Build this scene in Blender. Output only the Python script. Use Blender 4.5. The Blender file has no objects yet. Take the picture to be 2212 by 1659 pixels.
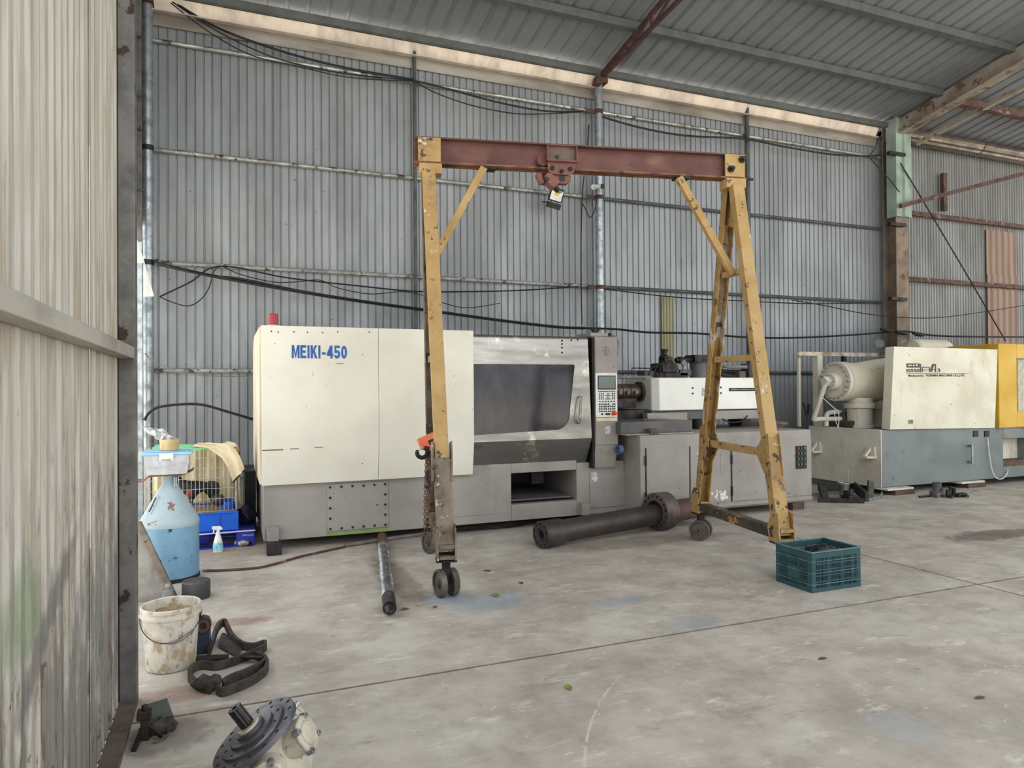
import bpy, bmesh, math, random
from mathutils import Vector, Matrix, noise
random.seed(7)
R = math.radians
V = Vector

# ---------------------------------------------------------------- camera, world, exposure
CAM_H = 1.5
YAW, PITCH, ROLL, FPX, CX, CY = R(22.2), R(0.435), R(-0.406), 1521.0, 1106.0, 829.5
_f = V((math.sin(YAW)*math.cos(PITCH), math.cos(YAW)*math.cos(PITCH), math.sin(PITCH)))
_r0 = V((math.cos(YAW), -math.sin(YAW), 0)); _u0 = _r0.cross(_f)
_r = _r0*math.cos(ROLL) + _u0*math.sin(ROLL)
_u = -_r0*math.sin(ROLL) + _u0*math.cos(ROLL)
CAMP = V((0, 0, CAM_H))
cam = bpy.data.cameras.new('camera'); camo = bpy.data.objects.new('camera', cam)
bpy.context.scene.collection.objects.link(camo)
camo.matrix_world = Matrix(((_r.x, _u.x, -_f.x, 0), (_r.y, _u.y, -_f.y, 0), (_r.z, _u.z, -_f.z, CAM_H), (0, 0, 0, 1)))
cam.sensor_fit = 'HORIZONTAL'; cam.sensor_width = 36.0; cam.lens = 36.0*FPX/2212.0
cam.clip_start = 0.05; cam.clip_end = 300
bpy.context.scene.camera = camo

world = bpy.data.worlds.new('sky'); bpy.context.scene.world = world
world.use_nodes = True
_bg = world.node_tree.nodes['Background']
_bg.inputs['Color'].default_value = (0.93, 0.97, 1.0, 1); _bg.inputs['Strength'].default_value = 1.15
_sun = bpy.data.lights.new('sun', 'SUN'); _sun.energy = 11.0; _sun.angle = R(3); _sun.color = (1.0, 0.96, 0.9)
_suno = bpy.data.objects.new('sun', _sun); COLL0 = bpy.context.scene.collection; COLL0.objects.link(_suno)
# stands high behind the back wall: lights the yard in front of the hall, never the floor inside
_suno.rotation_euler = V((-0.12, -0.5, -0.86)).to_track_quat('-Z', 'Y').to_euler()
vs = bpy.context.scene.view_settings
vs.view_transform = 'Standard'; vs.look = 'None'; vs.gamma = 1.0; vs.use_curve_mapping = False
vs.exposure = 0.92

# pixel of the photograph -> real point on a known plane of the hall
def ray(x, y): return _r*((x-CX)/FPX) - _u*((y-CY)/FPX) + _f
def _pl(x, y, ax, v):
    d = ray(x, y); return CAMP + d*((v-CAMP[ax])/d[ax])
def FL(x, y, z=0.0): return _pl(x, y, 2, z)
def PY(x, y, yy): return _pl(x, y, 1, yy)
def PX(x, y, xx): return _pl(x, y, 0, xx)

COL = bpy.context.scene.collection

# ---------------------------------------------------------------- materials
def lin(c):
    o = []
    for k in c[:3]:
        k = k/255.0
        o.append(k/12.92 if k <= 0.04045 else ((k+0.055)/1.055)**2.4)
    return (o[0], o[1], o[2], 1)

class NT:
    def __init__(s, name):
        s.m = bpy.data.materials.new(name); s.m.use_nodes = True
        s.t = s.m.node_tree; s.n = s.t.nodes; s.b = s.n['Principled BSDF']
        s.out = s.n['Material Output']
    def add(s, ty, **kw):
        n = s.n.new(ty)
        for k, v in kw.items(): setattr(n, k, v)
        return n
    def link(s, a, b): s.t.links.new(a, b)
    def coord(s, world=False, scale=(1, 1, 1), loc=(0, 0, 0)):
        if world: src = s.add('ShaderNodeNewGeometry').outputs['Position']
        else: src = s.add('ShaderNodeTexCoord').outputs['Object']
        mp = s.add('ShaderNodeMapping'); mp.inputs['Scale'].default_value = scale; mp.inputs['Location'].default_value = loc
        s.link(src, mp.inputs['Vector']); return mp.outputs['Vector']
    def noise(s, vec, scale=5, detail=5, rough=0.6, dist=0.0):
        n = s.add('ShaderNodeTexNoise'); s.link(vec, n.inputs['Vector'])
        n.inputs['Scale'].default_value = scale; n.inputs['Detail'].default_value = detail
        n.inputs['Roughness'].default_value = rough; n.inputs['Distortion'].default_value = dist
        return n.outputs['Fac']
    def ramp(s, fac, lo, hi, v0=0.0, v1=1.0):
        r = s.add('ShaderNodeMapRange'); r.interpolation_type = 'SMOOTHSTEP'; s.link(fac, r.inputs['Value'])
        for i, v in zip(('From Min', 'From Max', 'To Min', 'To Max'), (lo, hi, v0, v1)): r.inputs[i].default_value = v
        return r.outputs['Result']
    def math(s, op, a, b=None):
        n = s.add('ShaderNodeMath', operation=op)
        for i, q in enumerate((a, b)):
            if q is None: continue
            if isinstance(q, (int, float)): n.inputs[i].default_value = q
            else: s.link(q, n.inputs[i])
        return n.outputs[0]
    def mix(s, fac, a, b):
        n = s.add('ShaderNodeMix', data_type='RGBA')
        for sock, q in ((n.inputs['Factor'], fac), (n.inputs['A'], a), (n.inputs['B'], b)):
            if isinstance(q, (int, float)): sock.default_value = q
            elif isinstance(q, tuple): sock.default_value = q
            else: s.link(q, sock)
        return n.outputs['Result']
    def bump(s, h, dist=0.002, strength=0.6):
        b = s.add('ShaderNodeBump'); b.inputs['Distance'].default_value = dist; b.inputs['Strength'].default_value = strength
        s.link(h, b.inputs['Height']); s.link(b.outputs[0], s.b.inputs['Normal'])

def mat(name, c1, c2=None, sc=6.0, rough=0.6, metal=0.0, spec=0.4, streak=None, chips=(), bump=0.0, world=False, rvar=0.12):
    """base tone varied towards c2 by soft noise; chips = [(colour, amount 0..1, scale, streak)] sharper wear on top"""
    k = NT(name)
    if c2 is None: c2 = tuple(max(0, q*0.82) for q in c1)
    vec = k.coord(world, streak or (1, 1, 1))
    n1 = k.noise(vec, sc, 6, 0.62)
    col = k.mix(k.ramp(n1, 0.35, 0.68), lin(c1), lin(c2))
    for i, ch in enumerate(chips):
        cc, am, s2 = ch[0], ch[1], ch[2]
        st = ch[3] if len(ch) > 3 else (1, 1, 1)
        soft = ch[4] if len(ch) > 4 else 0.03
        v2 = k.coord(world, st, (3.1*i+1.7, 7.7*i+2.3, 1.3*i))
        n2 = k.noise(v2, s2, 7, 0.66)
        th = 0.655 - 0.30*am
        col = k.mix(k.ramp(n2, th, th+soft), col, lin(cc))
    k.link(col, k.b.inputs['Base Color'])
    k.link(k.ramp(n1, 0.3, 0.7, max(0.04, rough-rvar), min(1, rough+rvar)), k.b.inputs['Roughness'])
    k.b.inputs['Metallic'].default_value = metal
    k.b.inputs['Specular IOR Level'].default_value = spec
    if bump:
        n3 = k.noise(k.coord(world), sc*6, 5, 0.6); k.bump(n3, bump)
    return k.m

def translucent(name, c, thr=0.6, rough=0.3, chips=()):
    k = NT(name)
    vec = k.coord(True, (1, 1, 0.15)); n = k.noise(vec, 5, 6, 0.65)
    col = k.mix(k.ramp(n, 0.35, 0.7), lin(c), lin(tuple(q*0.86 for q in c)))
    k.link(col, k.b.inputs['Base Color']); k.b.inputs['Roughness'].default_value = rough
    tr = k.add('ShaderNodeBsdfTranslucent'); k.link(col, tr.inputs['Color'])
    mx = k.add('ShaderNodeMixShader'); mx.inputs[0].default_value = thr
    k.link(k.b.outputs[0], mx.inputs[1]); k.link(tr.outputs[0], mx.inputs[2])
    k.link(mx.outputs[0], k.out.inputs['Surface'])
    return k.m

def clear_plastic(name, c, opaque=0.4, rough=0.25):
    k = NT(name)
    n = k.noise(k.coord(), 12, 4, 0.6)
    k.link(k.mix(k.ramp(n, 0.3, 0.7), lin(c), lin(tuple(q*0.85 for q in c))), k.b.inputs['Base Color'])
    k.b.inputs['Roughness'].default_value = rough
    tr = k.add('ShaderNodeBsdfTransparent'); tr.inputs['Color'].default_value = lin(tuple(min(255, q*1.02) for q in c))
    mx = k.add('ShaderNodeMixShader'); mx.inputs[0].default_value = opaque
    k.link(tr.outputs[0], mx.inputs[1]); k.link(k.b.outputs[0], mx.inputs[2])
    k.link(mx.outputs[0], k.out.inputs['Surface'])
    return k.m

# ---------------------------------------------------------------- mesh builder
class MB:
    def __init__(s): s.v = []; s.f = []
    def add(s, vs_, fs):
        o = len(s.v); s.v += [V(q) for q in vs_]; s.f += [tuple(i+o for i in q) for q in fs]; return s
    def hexa(s, q):  # 8 corners: bottom 4 then top 4, same order
        return s.add(q, [(3, 2, 1, 0), (4, 5, 6, 7), (0, 1, 5, 4), (1, 2, 6, 5), (2, 3, 7, 6), (3, 0, 4, 7)])
    def box(s, x0, x1, y0, y1, z0, z1):
        return s.hexa([(x0, y0, z0), (x1, y0, z0), (x1, y1, z0), (x0, y1, z0), (x0, y0, z1), (x1, y0, z1), (x1, y1, z1), (x0, y1, z1)])
    def obox(s, c, size, rot=None):
        h = V(size)*0.5; c = V(c); rot = rot or Matrix.Identity(3)
        q = [c + rot @ V((a*h.x, b*h.y, d*h.z)) for d in (-1, 1) for a, b in ((-1, -1), (1, -1), (1, 1), (-1, 1))]
        return s.hexa(q)
    def bar(s, p0, p1, w, h, up=(0, 0, 1)):
        p0 = V(p0); p1 = V(p1); d = (p1-p0).normalized(); up = V(up)
        sx = d.cross(up)
        if sx.length < 1e-4: sx = d.cross(V((1, 0, 0)))
        sx.normalize(); sz = sx.cross(d)
        rot = Matrix((sx, d, sz)).transposed()
        return s.obox((p0+p1)/2, (w, (p1-p0).length, h), rot)
    def frame(s, d):
        d = V(d).normalized(); a = V((0, 0, 1)) if abs(d.z) < 0.9 else V((1, 0, 0))
        x = d.cross(a).normalized(); y = d.cross(x); return x, y, d
    def lathe(s, prof, o=(0, 0, 0), d=(0, 0, 1), n=20, closed=False):
        """prof: [(radius, distance along d)]; ends with radius 0 close"""
        x, y, d = s.frame(d); o = V(o); st = []; base = len(s.v)
        for r, h in prof:
            if r <= 1e-6: st.append([len(s.v)]); s.v.append(o+d*h)
            else:
                st.append(list(range(len(s.v), len(s.v)+n)))
                for k in range(n):
                    a = 2*math.pi*k/n; s.v.append(o+d*h+(x*math.cos(a)+y*math.sin(a))*r)
        rng = list(zip(st, st[1:])) + ([(st[-1], st[0])] if closed else [])
        for A, B in rng:
            for k in range(n):
                k2 = (k+1) % n
                if len(A) == 1 and len(B) == 1: continue
                if len(A) == 1: s.f.append((A[0], B[k], B[k2]))
                elif len(B) == 1: s.f.append((A[k2], A[k], B[0]))
                else: s.f.append((A[k2], A[k], B[k], B[k2]))
        return s
    def cyl(s, p0, p1, r0, r1=None, n=16):
        p0 = V(p0); p1 = V(p1); r1 = r0 if r1 is None else r1; L = (p1-p0).length
        return s.lathe([(0, 0), (r0, 0), (r1, L), (0, L)], p0, p1-p0, n)
    def ring(s, p0, p1, ro, ri, n=24):
        p0 = V(p0); p1 = V(p1); L = (p1-p0).length
        return s.lathe([(ri, 0), (ro, 0), (ro, L), (ri, L)], p0, p1-p0, n, closed=True)
    def tube(s, pts, r, n=8, closed=False):
        pts = [V(p) for p in pts]; m = len(pts); rs = r if isinstance(r, (list, tuple)) else [r]*m
        px = None; rings = []
        for i, p in enumerate(pts):
            if closed: t = pts[(i+1) % m]-pts[i-1]
            else: t = pts[min(i+1, m-1)]-pts[max(i-1, 0)]
            t.normalize()
            if px is None:
                a = V((0, 0, 1)) if abs(t.z) < 0.9 else V((1, 0, 0)); px = t.cross(a).normalized()
            else:
                px = (px - t*px.dot(t)).normalized()
            y = t.cross(px); o = len(s.v)
            for k in range(n):
                a = 2*math.pi*k/n; s.v.append(p+(px*math.cos(a)+y*math.sin(a))*rs[i])
            rings.append(o)
        for i in range(m if closed else m-1):
            A, B = rings[i], rings[(i+1) % m]
            for k in range(n):
                k2 = (k+1) % n; s.f.append((A+k, A+k2, B+k2, B+k))
        if not closed:
            s.f.append(tuple(rings[0]+k for k in reversed(range(n)))); s.f.append(tuple(rings[-1]+k for k in range(n)))
        return s
    def prism(s, poly, ext):
        poly = [V(p) for p in poly]; ext = V(ext); n = len(poly); o = len(s.v)
        s.v += poly + [p+ext for p in poly]
        s.f.append(tuple(o+i for i in reversed(range(n)))); s.f.append(tuple(o+n+i for i in range(n)))
        for i in range(n):
            j = (i+1) % n; s.f.append((o+i, o+j, o+n+j, o+n+i))
        return s
    def xz(s, poly, y0, y1): return s.prism([(a, y0, b) for a, b in poly], (0, y1-y0, 0))
    def yz(s, poly, x0, x1): return s.prism([(x0, a, b) for a, b in poly], (x1-x0, 0, 0))
    def xy(s, poly, z0, z1): return s.prism([(a, b, z0) for a, b in poly], (0, 0, z1-z0))
    def sphere(s, c, r, sc=(1, 1, 1), n=16, m=10, jit=0.0, rot=None, seed=0):
        c = V(c); o = len(s.v); rot = rot or Matrix.Identity(3)
        def P(t, p):
            q = V((math.sin(t)*math.cos(p), math.sin(t)*math.sin(p), math.cos(t)))
            k = 1 + (jit*noise.noise(q*1.7+V((seed*3.1, seed, 0.5))) + 0.5*jit*noise.noise(q*4.1+V((seed, 0, 2))) if jit else 0)
            return c + rot @ V((q.x*sc[0], q.y*sc[1], q.z*sc[2]))*r*k
        s.v.append(P(0, 0))
        for i in range(1, m):
            for k in range(n): s.v.append(P(math.pi*i/m, 2*math.pi*k/n))
        s.v.append(P(math.pi, 0)); L = len(s.v)-1
        for k in range(n):
            k2 = (k+1) % n
            s.f.append((o, o+1+k, o+1+k2)); s.f.append((L, o+1+(m-2)*n+k2, o+1+(m-2)*n+k))
            for i in range(m-2):
                a = o+1+i*n; s.f.append((a+k, a+n+k, a+n+k2, a+k2))
        return s
    def grid(s, fn, nu, nv, thick=None):
        o = len(s.v)
        for j in range(nv+1):
            for i in range(nu+1): s.v.append(V(fn(i/nu, j/nv)))
        for j in range(nv):
            for i in range(nu):
                a = o+j*(nu+1)+i; s.f.append((a, a+1, a+nu+2, a+nu+1))
        return s
    def ribbon(s, pts, w, th, ups):
        """flat strap along pts: width direction per point in ups"""
        pts = [V(p) for p in pts]; rings = []
        for i, p in enumerate(pts):
            t = (pts[min(i+1, len(pts)-1)]-pts[max(i-1, 0)]).normalized()
            u = V(ups[i]); u = (u-t*u.dot(t)).normalized(); nn = t.cross(u); o = len(s.v)
            for a, b in ((-1, -1), (1, -1), (1, 1), (-1, 1)): s.v.append(p+u*(a*w/2)+nn*(b*th/2))
            rings.append(o)
        for A, B in zip(rings, rings[1:]):
            for k in range(4): s.f.append((A+k, A+(k+1) % 4, B+(k+1) % 4, B+k))
        s.f.append(tuple(rings[0]+k for k in (3, 2, 1, 0))); s.f.append(tuple(rings[-1]+k for k in range(4)))
        return s
    def mesh(s, name, smooth=None):
        me = bpy.data.meshes.new(name); me.from_pydata([tuple(q) for q in s.v], [], s.f); me.validate(); me.update()
        bm = bmesh.new(); bm.from_mesh(me); bmesh.ops.recalc_face_normals(bm, faces=bm.faces); bm.to_mesh(me); bm.free()
        if smooth:
            me.shade_smooth(); me.set_sharp_from_angle(angle=R(smooth))
        return me

def smooth_path(pts, n=6, closed=False):
    pts = [V(p) for p in pts]; m = len(pts); out = []
    for i in range(m if closed else m-1):
        if closed: p0, p1, p2, p3 = (pts[(i+k) % m] for k in (-1, 0, 1, 2))
        else: p0, p1, p2, p3 = pts[max(i-1, 0)], pts[i], pts[i+1], pts[min(i+2, m-1)]
        for k in range(n):
            t = k/n
            out.append(0.5*((2*p1)+(p2-p0)*t+(2*p0-5*p1+4*p2-p3)*t*t+(3*p1-p0-3*p2+p3)*t**3))
    if not closed: out.append(pts[-1])
    return out

# ---------------------------------------------------------------- objects
def thing(name, label, cat, loc=(0, 0, 0), rz=0.0, group=None):
    o = bpy.data.objects.new(name, None); COL.objects.link(o); o.empty_display_size = 0.1
    o.location = loc; o.rotation_euler = (0, 0, rz); o['label'] = label; o['category'] = cat
    if group: o['group'] = group
    return o
def build(name, mb, m, parent=None, bevel=0.0, smooth=35, local=False, label=None):
    """world coordinates unless local=True (then in the frame of the thing)"""
    if parent is not None and not local:
        top = parent
        while top.parent: top = top.parent
        inv = (Matrix.Translation(top.location) @ Matrix.Rotation(top.rotation_euler.z, 4, 'Z')).inverted()
        mb.v = [inv @ q for q in mb.v]
    me = mb.mesh(name, smooth); me.materials.append(m)
    o = bpy.data.objects.new(name, me); COL.objects.link(o)
    if parent is not None: o.parent = parent
    if bevel:
        b = o.modifiers.new('bevel', 'BEVEL'); b.width = bevel; b.segments = 2; b.limit_method = 'ANGLE'; b.angle_limit = R(40)
    if label: o['label'] = label
    return o
def single(name, mb, m, label, cat, group=None, bevel=0.0, smooth=35):
    """a thing that is one mesh, with its origin at its base"""
    n = len(mb.v); c = V((sum(q.x for q in mb.v)/n, sum(q.y for q in mb.v)/n, min(q.z for q in mb.v)))
    mb.v = [q-c for q in mb.v]
    o = build(name, mb, m, None, bevel, smooth); o.location = c
    o['label'] = label; o['category'] = cat
    if group: o['group'] = group
    return o
def struct(name, mb, m, bevel=0.0, smooth=35):
    o = build(name, mb, m, None, bevel, smooth); o['kind'] = 'structure'; return o
def inst(src, parent, loc=(0, 0, 0), rot=None):
    o = src.copy(); COL.objects.link(o); o.parent = parent; o.location = loc
    if rot: o.rotation_euler = rot
    return o
def text_mesh(txt, size, sx=1.0, bold=0.0, ext=0.0008):
    cu = bpy.data.curves.new('t', 'FONT'); cu.body = txt; cu.size = size; cu.extrude = ext; cu.offset = bold
    ob = bpy.data.objects.new('t', cu); COL.objects.link(ob)
    dg = bpy.context.evaluated_depsgraph_get(); dg.update()
    me = bpy.data.meshes.new_from_object(ob.evaluated_get(dg))
    bpy.data.objects.remove(ob); bpy.data.curves.remove(cu)
    mb = MB(); mb.add([(q.co.x*sx, q.co.z, q.co.y) for q in me.vertices], [tuple(p.vertices) for p in me.polygons])
    bpy.data.meshes.remove(me); return mb
def fit_text(txt, x0, x1, z0, z1, y, bold=0.0):
    """lettering standing on plane y (facing -y) filling the given rectangle"""
    mb = text_mesh(txt, 1.0, 1.0, bold)
    ax = min(q.x for q in mb.v); bx_ = max(q.x for q in mb.v); az = min(q.z for q in mb.v); bz = max(q.z for q in mb.v)
    mb.v = [V((x0+(q.x-ax)/(bx_-ax)*(x1-x0), y+q.y, z0+(q.z-az)/(bz-az)*(z1-z0))) for q in mb.v]
    return mb

# ---------------------------------------------------------------- material set
RUST = (92, 58, 44)
m_wall = mat('galvanised_wall', (149, 153, 156), (132, 136, 139), 2.2, 0.5, 0.25, 0.4, streak=(1, 1, 0.25), world=True,
             chips=[((108, 110, 110), 0.20, 1.7, (1, 1, 0.6), 0.25), ((66, 66, 66), 0.02, 26, (1, 1, 1), 0.05)])
m_wall2 = mat('dull_wall', (148, 150, 150), (128, 129, 128), 2.0, 0.55, 0.2, 0.4, streak=(1, 1, 0.25), world=True,
              chips=[((104, 100, 96), 0.22, 1.5, (1, 1, 0.6), 0.25)])
m_roof = mat('roof_sheet', (126, 130, 136), (114, 118, 124), 1.2, 0.6, 0.1, 0.4, world=True)
m_purlin = mat('purlin_steel', (104, 108, 108), (90, 94, 94), 4, 0.6, 0.3, world=True)
m_girt = mat('girt_pipe', (178, 180, 178), (136, 136, 134), 6, 0.45, 0.5, world=True, chips=[((88, 74, 62), 0.3, 9)])
m_girtdark = mat('girt_painted', (86, 92, 90), (70, 74, 72), 6, 0.6, 0.2, world=True)
m_galv = mat('galvanised_pipe', (176, 184, 188), (128, 136, 142), 9, 0.38, 0.7, 0.5, world=True)
m_rustbrown = mat('rusty_steel', (100, 74, 66), (72, 56, 50), 8, 0.75, 0.1, world=True, chips=[((140, 128, 118), 0.22, 6)])
m_redrust = mat('red_oxide_truss', (92, 62, 58), (68, 50, 48), 8, 0.75, 0.1, world=True)
m_rafter = mat('rafter_steel', (160, 152, 142), (128, 118, 108), 3, 0.7, 0.1, world=True, chips=[((112, 82, 66), 0.3, 5)])
m_greenpost = mat('green_post', (158, 176, 164), (134, 152, 142), 3, 0.6, 0.05, world=True)
m_colrust = mat('rusted_column', (140, 126, 112), (116, 102, 90), 3, 0.75, 0.1, world=True,
                chips=[((104, 66, 52), 0.22, 3.2, (1, 1, 0.6), .06), ((190, 166, 130), 0.02, 6)])
m_eave = translucent('eave_sheet', (246, 236, 224), 0.5, 0.35)
m_frpbrown = translucent('brown_corrugated_plastic', (168, 134, 110), 0.3, 0.1)
m_frpyellow = translucent('yellowed_corrugated_plastic', (196, 190, 150), 0.35, 0.25)
m_eavetrim = mat('eave_trim', (150, 146, 138), (120, 114, 106), 3, 0.6, 0.2, world=True, streak=(0.3, 1, 1))
m_gutter = mat('gutter_sheet', (118, 108, 98), (84, 76, 70), 4, 0.3, 0.5, world=True)
m_curb = mat('curb_block', (150, 144, 134), (116, 110, 102), 5, 0.9, 0, world=True, bump=0.004)
def leaf_material():
    k = NT('stained_sheet'); P = k.coord(True)
    st = k.noise(k.coord(True, (1, 6, .35)), 3.2, 7, .7); st2 = k.noise(k.coord(True, (1, 9, .5), (3, 5, 1)), 2.4, 8, .72)
    n2 = k.noise(P, 7, 6, .65); sep = k.add('ShaderNodeSeparateXYZ'); k.link(P, sep.inputs[0])
    col = k.mix(k.ramp(st, .35, .65), lin((192, 189, 181)), lin((164, 157, 144)))
    col = k.mix(k.ramp(st2, .50, .66, 0, .75), col, lin((150, 134, 108)))
    low = k.ramp(sep.outputs[2], .2, 1.75, 1, 0)
    # grime thrown up from the floor, as vertical smears
    g = k.noise(k.coord(True, (1, 5, .8), (9, 2, 4)), 2.6, 8, .7)
    g2 = k.math('ADD', g, k.math('MULTIPLY', low, .26))
    col = k.mix(k.ramp(g2, .58, .76, 0, .8), col, lin((106, 102, 98)))
    col = k.mix(k.ramp(k.math('ADD', n2, k.math('MULTIPLY', low, .1)), .70, .74, 0, .8), col, lin((84, 68, 56)))
    b3 = k.noise(k.coord(True, (1, 7, 1.2), (2, 8, 7)), 3.4, 7, .7)
    col = k.mix(k.math('MULTIPLY', k.ramp(b3, .54, .62, 0, .85), low), col, lin((96, 78, 62)))
    def patch(px, py, ry, rz_, rgb, amt, rot=0.0):
        global_ = PX(px, py, -.468)
        dy = k.math('SUBTRACT', sep.outputs[1], global_.y); dz = k.math('SUBTRACT', sep.outputs[2], global_.z)
        dz2 = k.math('ADD', dz, k.math('MULTIPLY', dy, rot))
        d = k.math('ADD', k.math('POWER', k.math('ABSOLUTE', k.math('MULTIPLY', dy, 1/ry)), 2), k.math('POWER', k.math('ABSOLUTE', k.math('MULTIPLY', dz2, 1/rz_)), 2))
        d = k.math('ADD', d, k.math('MULTIPLY', k.math('SUBTRACT', n2, .5), 2.0))
        return k.mix(k.ramp(d, .2, 1.2, amt, 0), col, lin(rgb))
    col = patch(55, 1330, .22, .14, (112, 134, 100), .6)
    col = patch(110, 1340, .5, .07, (98, 96, 94), .7, -.42)
    col = patch(215, 1330, .12, .3, (96, 96, 98), .6)
    k.link(col, k.b.inputs['Base Color']); k.b.inputs['Roughness'].default_value = .5
    return k.m
m_leafwall = leaf_material()
m_leafsteel = mat('leaf_frame_steel', (118, 116, 112), (92, 90, 88), 6, 0.55, 0.4, world=True, chips=[((60, 48, 42), 0.25, 5)])
m_leafgirt = mat('leaf_girt', (176, 172, 162), (140, 134, 124), 4, 0.6, 0.1, world=True, streak=(1, 0.3, 1))
m_cable = mat('cable_rubber', (34, 36, 40), (24, 26, 28), 8, 0.6)
m_cablegrey = mat('cable_grey', (120, 122, 122), (96, 98, 98), 8, 0.6)
m_white = mat('white_plastic', (226, 226, 222), (206, 206, 200), 6, 0.45)
m_black = mat('black_plastic', (26, 26, 28), (18, 18, 20), 8, 0.5)
m_dark = mat('oily_iron', (58, 54, 52), (38, 36, 36), 9, 0.55, 0.5)

def floor_material():
    k = NT('worn_concrete'); P = k.coord(True)
    n0 = k.noise(P, 0.7, 6, 0.6); n1 = k.noise(P, 2.6, 8, 0.66, 0.1); n2 = k.noise(P, 11, 7, 0.65); n3 = k.noise(P, 60, 4, 0.7)
    col = k.mix(k.ramp(n1, 0.32, 0.68), lin((194, 186, 175)), lin((164, 155, 144)))
    col = k.mix(k.ramp(n0, 0.46, 0.70, 0, 0.5), col, lin((146, 140, 132)))
    nb = k.noise(k.coord(True, (1, 1.2, 1), (4, 1, 0)), 1.15, 7, .7)
    col = k.mix(k.ramp(nb, .50, .66, 0, .55), col, lin((206, 202, 192)))
    col = k.mix(k.ramp(nb, .30, .46, .5, 0), col, lin((130, 123, 114)))
    # pale scuffs
    sm = k.noise(k.coord(True, (1.0, 2.6, 1)), 2.6, 10, 0.76, 0.15)
    col = k.mix(k.ramp(sm, 0.54, 0.68, 0, 0.75), col, lin((220, 216, 206)))
    sm2 = k.noise(k.coord(True, (1.3, 1.9, 1), (5, 9, 0)), 5.2, 8, 0.7, 0.1)
    col = k.mix(k.ramp(sm2, 0.63, 0.66, 0, 0.8), col, lin((214, 206, 182)))
    # oily dark drag marks
    dk = k.noise(k.coord(True, (0.8, 2.2, 1), (11, 3, 0)), 2.2, 10, 0.76, 0.1)
    col = k.mix(k.ramp(dk, 0.56, 0.74, 0, 0.65), col, lin((108, 101, 94)))
    col = k.mix(k.ramp(n2, 0.60, 0.75, 0, 0.5), col, lin((110, 104, 98)))
    sep = k.add('ShaderNodeSeparateXYZ'); k.link(P, sep.inputs[0])
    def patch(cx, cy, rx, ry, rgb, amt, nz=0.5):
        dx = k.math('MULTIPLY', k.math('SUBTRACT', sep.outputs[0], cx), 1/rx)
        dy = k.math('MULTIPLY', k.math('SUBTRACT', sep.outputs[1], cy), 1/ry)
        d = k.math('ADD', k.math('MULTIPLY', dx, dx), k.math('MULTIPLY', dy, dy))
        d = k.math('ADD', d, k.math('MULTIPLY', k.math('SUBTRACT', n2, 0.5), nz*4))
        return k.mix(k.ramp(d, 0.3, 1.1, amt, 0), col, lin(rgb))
    c0 = FL(960, 1290); col = patch(c0.x, c0.y, .22, .16, (126, 148, 170), 0.5)
    c0 = FL(1050, 1300); col = patch(c0.x, c0.y, .34, .22, (130, 150, 170), 0.5)
    c0 = FL(1340, 1300); col = patch(c0.x, c0.y, .24, .12, (136, 152, 168), 0.4)
    c0 = FL(1945, 1570); col = patch(c0.x, c0.y, .16, .16, (158, 168, 184), 0.3)
    c0 = FL(1500, 1345); col = patch(c0.x, c0.y, .24, .1, (140, 158, 178), 0.35)
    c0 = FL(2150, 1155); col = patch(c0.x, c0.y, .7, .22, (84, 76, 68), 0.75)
    c0 = FL(930, 1250); col = patch(c0.x-.25, c0.y+.1, .16, .9, (104, 84, 66), 0.55)
    c0 = FL(500, 1345); col = patch(c0.x, c0.y, .3, .1, (138, 92, 76), 0.55)
    c0 = FL(380, 1500); col = patch(c0.x, c0.y, .26, .12, (146, 104, 84), 0.5)
    c0 = FL(360, 1590); col = patch(c0.x, c0.y, .22, .2, (86, 76, 66), 0.6)
    c0 = FL(480, 1195); col = patch(c0.x, c0.y, .6, .35, (156, 132, 108), 0.5)
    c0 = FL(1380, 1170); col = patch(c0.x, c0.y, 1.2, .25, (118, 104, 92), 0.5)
    # dirt gathered along the slab joints
    for ax_i, pos in ((1, 3.615), (0, 5.269)):
        dj = k.math('ABSOLUTE', k.math('SUBTRACT', sep.outputs[ax_i], pos))
        dj = k.math('ADD', dj, k.math('MULTIPLY', k.math('SUBTRACT', n2, .5), .02))
        col = k.mix(k.ramp(dj, .004, .016, .75, 0), col, lin((84, 76, 68)))
    # chalk arc
    a0, a1, a2 = FL(1263, 1659), FL(1285, 1540), FL(1345, 1455)
    ax_, ay_, bx_, by_, cx_, cy_ = a0.x, a0.y, a1.x, a1.y, a2.x, a2.y
    D = 2*(ax_*(by_-cy_)+bx_*(cy_-ay_)+cx_*(ay_-by_))
    ux = ((ax_**2+ay_**2)*(by_-cy_)+(bx_**2+by_**2)*(cy_-ay_)+(cx_**2+cy_**2)*(ay_-by_))/D
    uy = ((ax_**2+ay_**2)*(cx_-bx_)+(bx_**2+by_**2)*(ax_-cx_)+(cx_**2+cy_**2)*(bx_-ax_))/D
    rr = math.hypot(ax_-ux, ay_-uy)
    dx = k.math('SUBTRACT', sep.outputs[0], ux); dy = k.math('SUBTRACT', sep.outputs[1], uy)
    dist = k.math('ABSOLUTE', k.math('SUBTRACT', k.math('SQRT', k.math('ADD', k.math('MULTIPLY', dx, dx), k.math('MULTIPLY', dy, dy))), rr))
    near = k.ramp(sep.outputs[1], 3.0, 3.3, 1, 0)
    gx_ = k.math('MULTIPLY', k.ramp(sep.outputs[0], a0.x-.4, a0.x-.3), k.ramp(sep.outputs[0], a2.x+.2, a2.x+.3, 1, 0))
    arc = k.math('MULTIPLY', k.math('MULTIPLY', k.ramp(dist, .003, .009, .8, 0), k.math('MULTIPLY', near, gx_)), k.ramp(n2, 0.4, 0.5))
    col = k.mix(arc, col, lin((214, 204, 184)))
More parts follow.
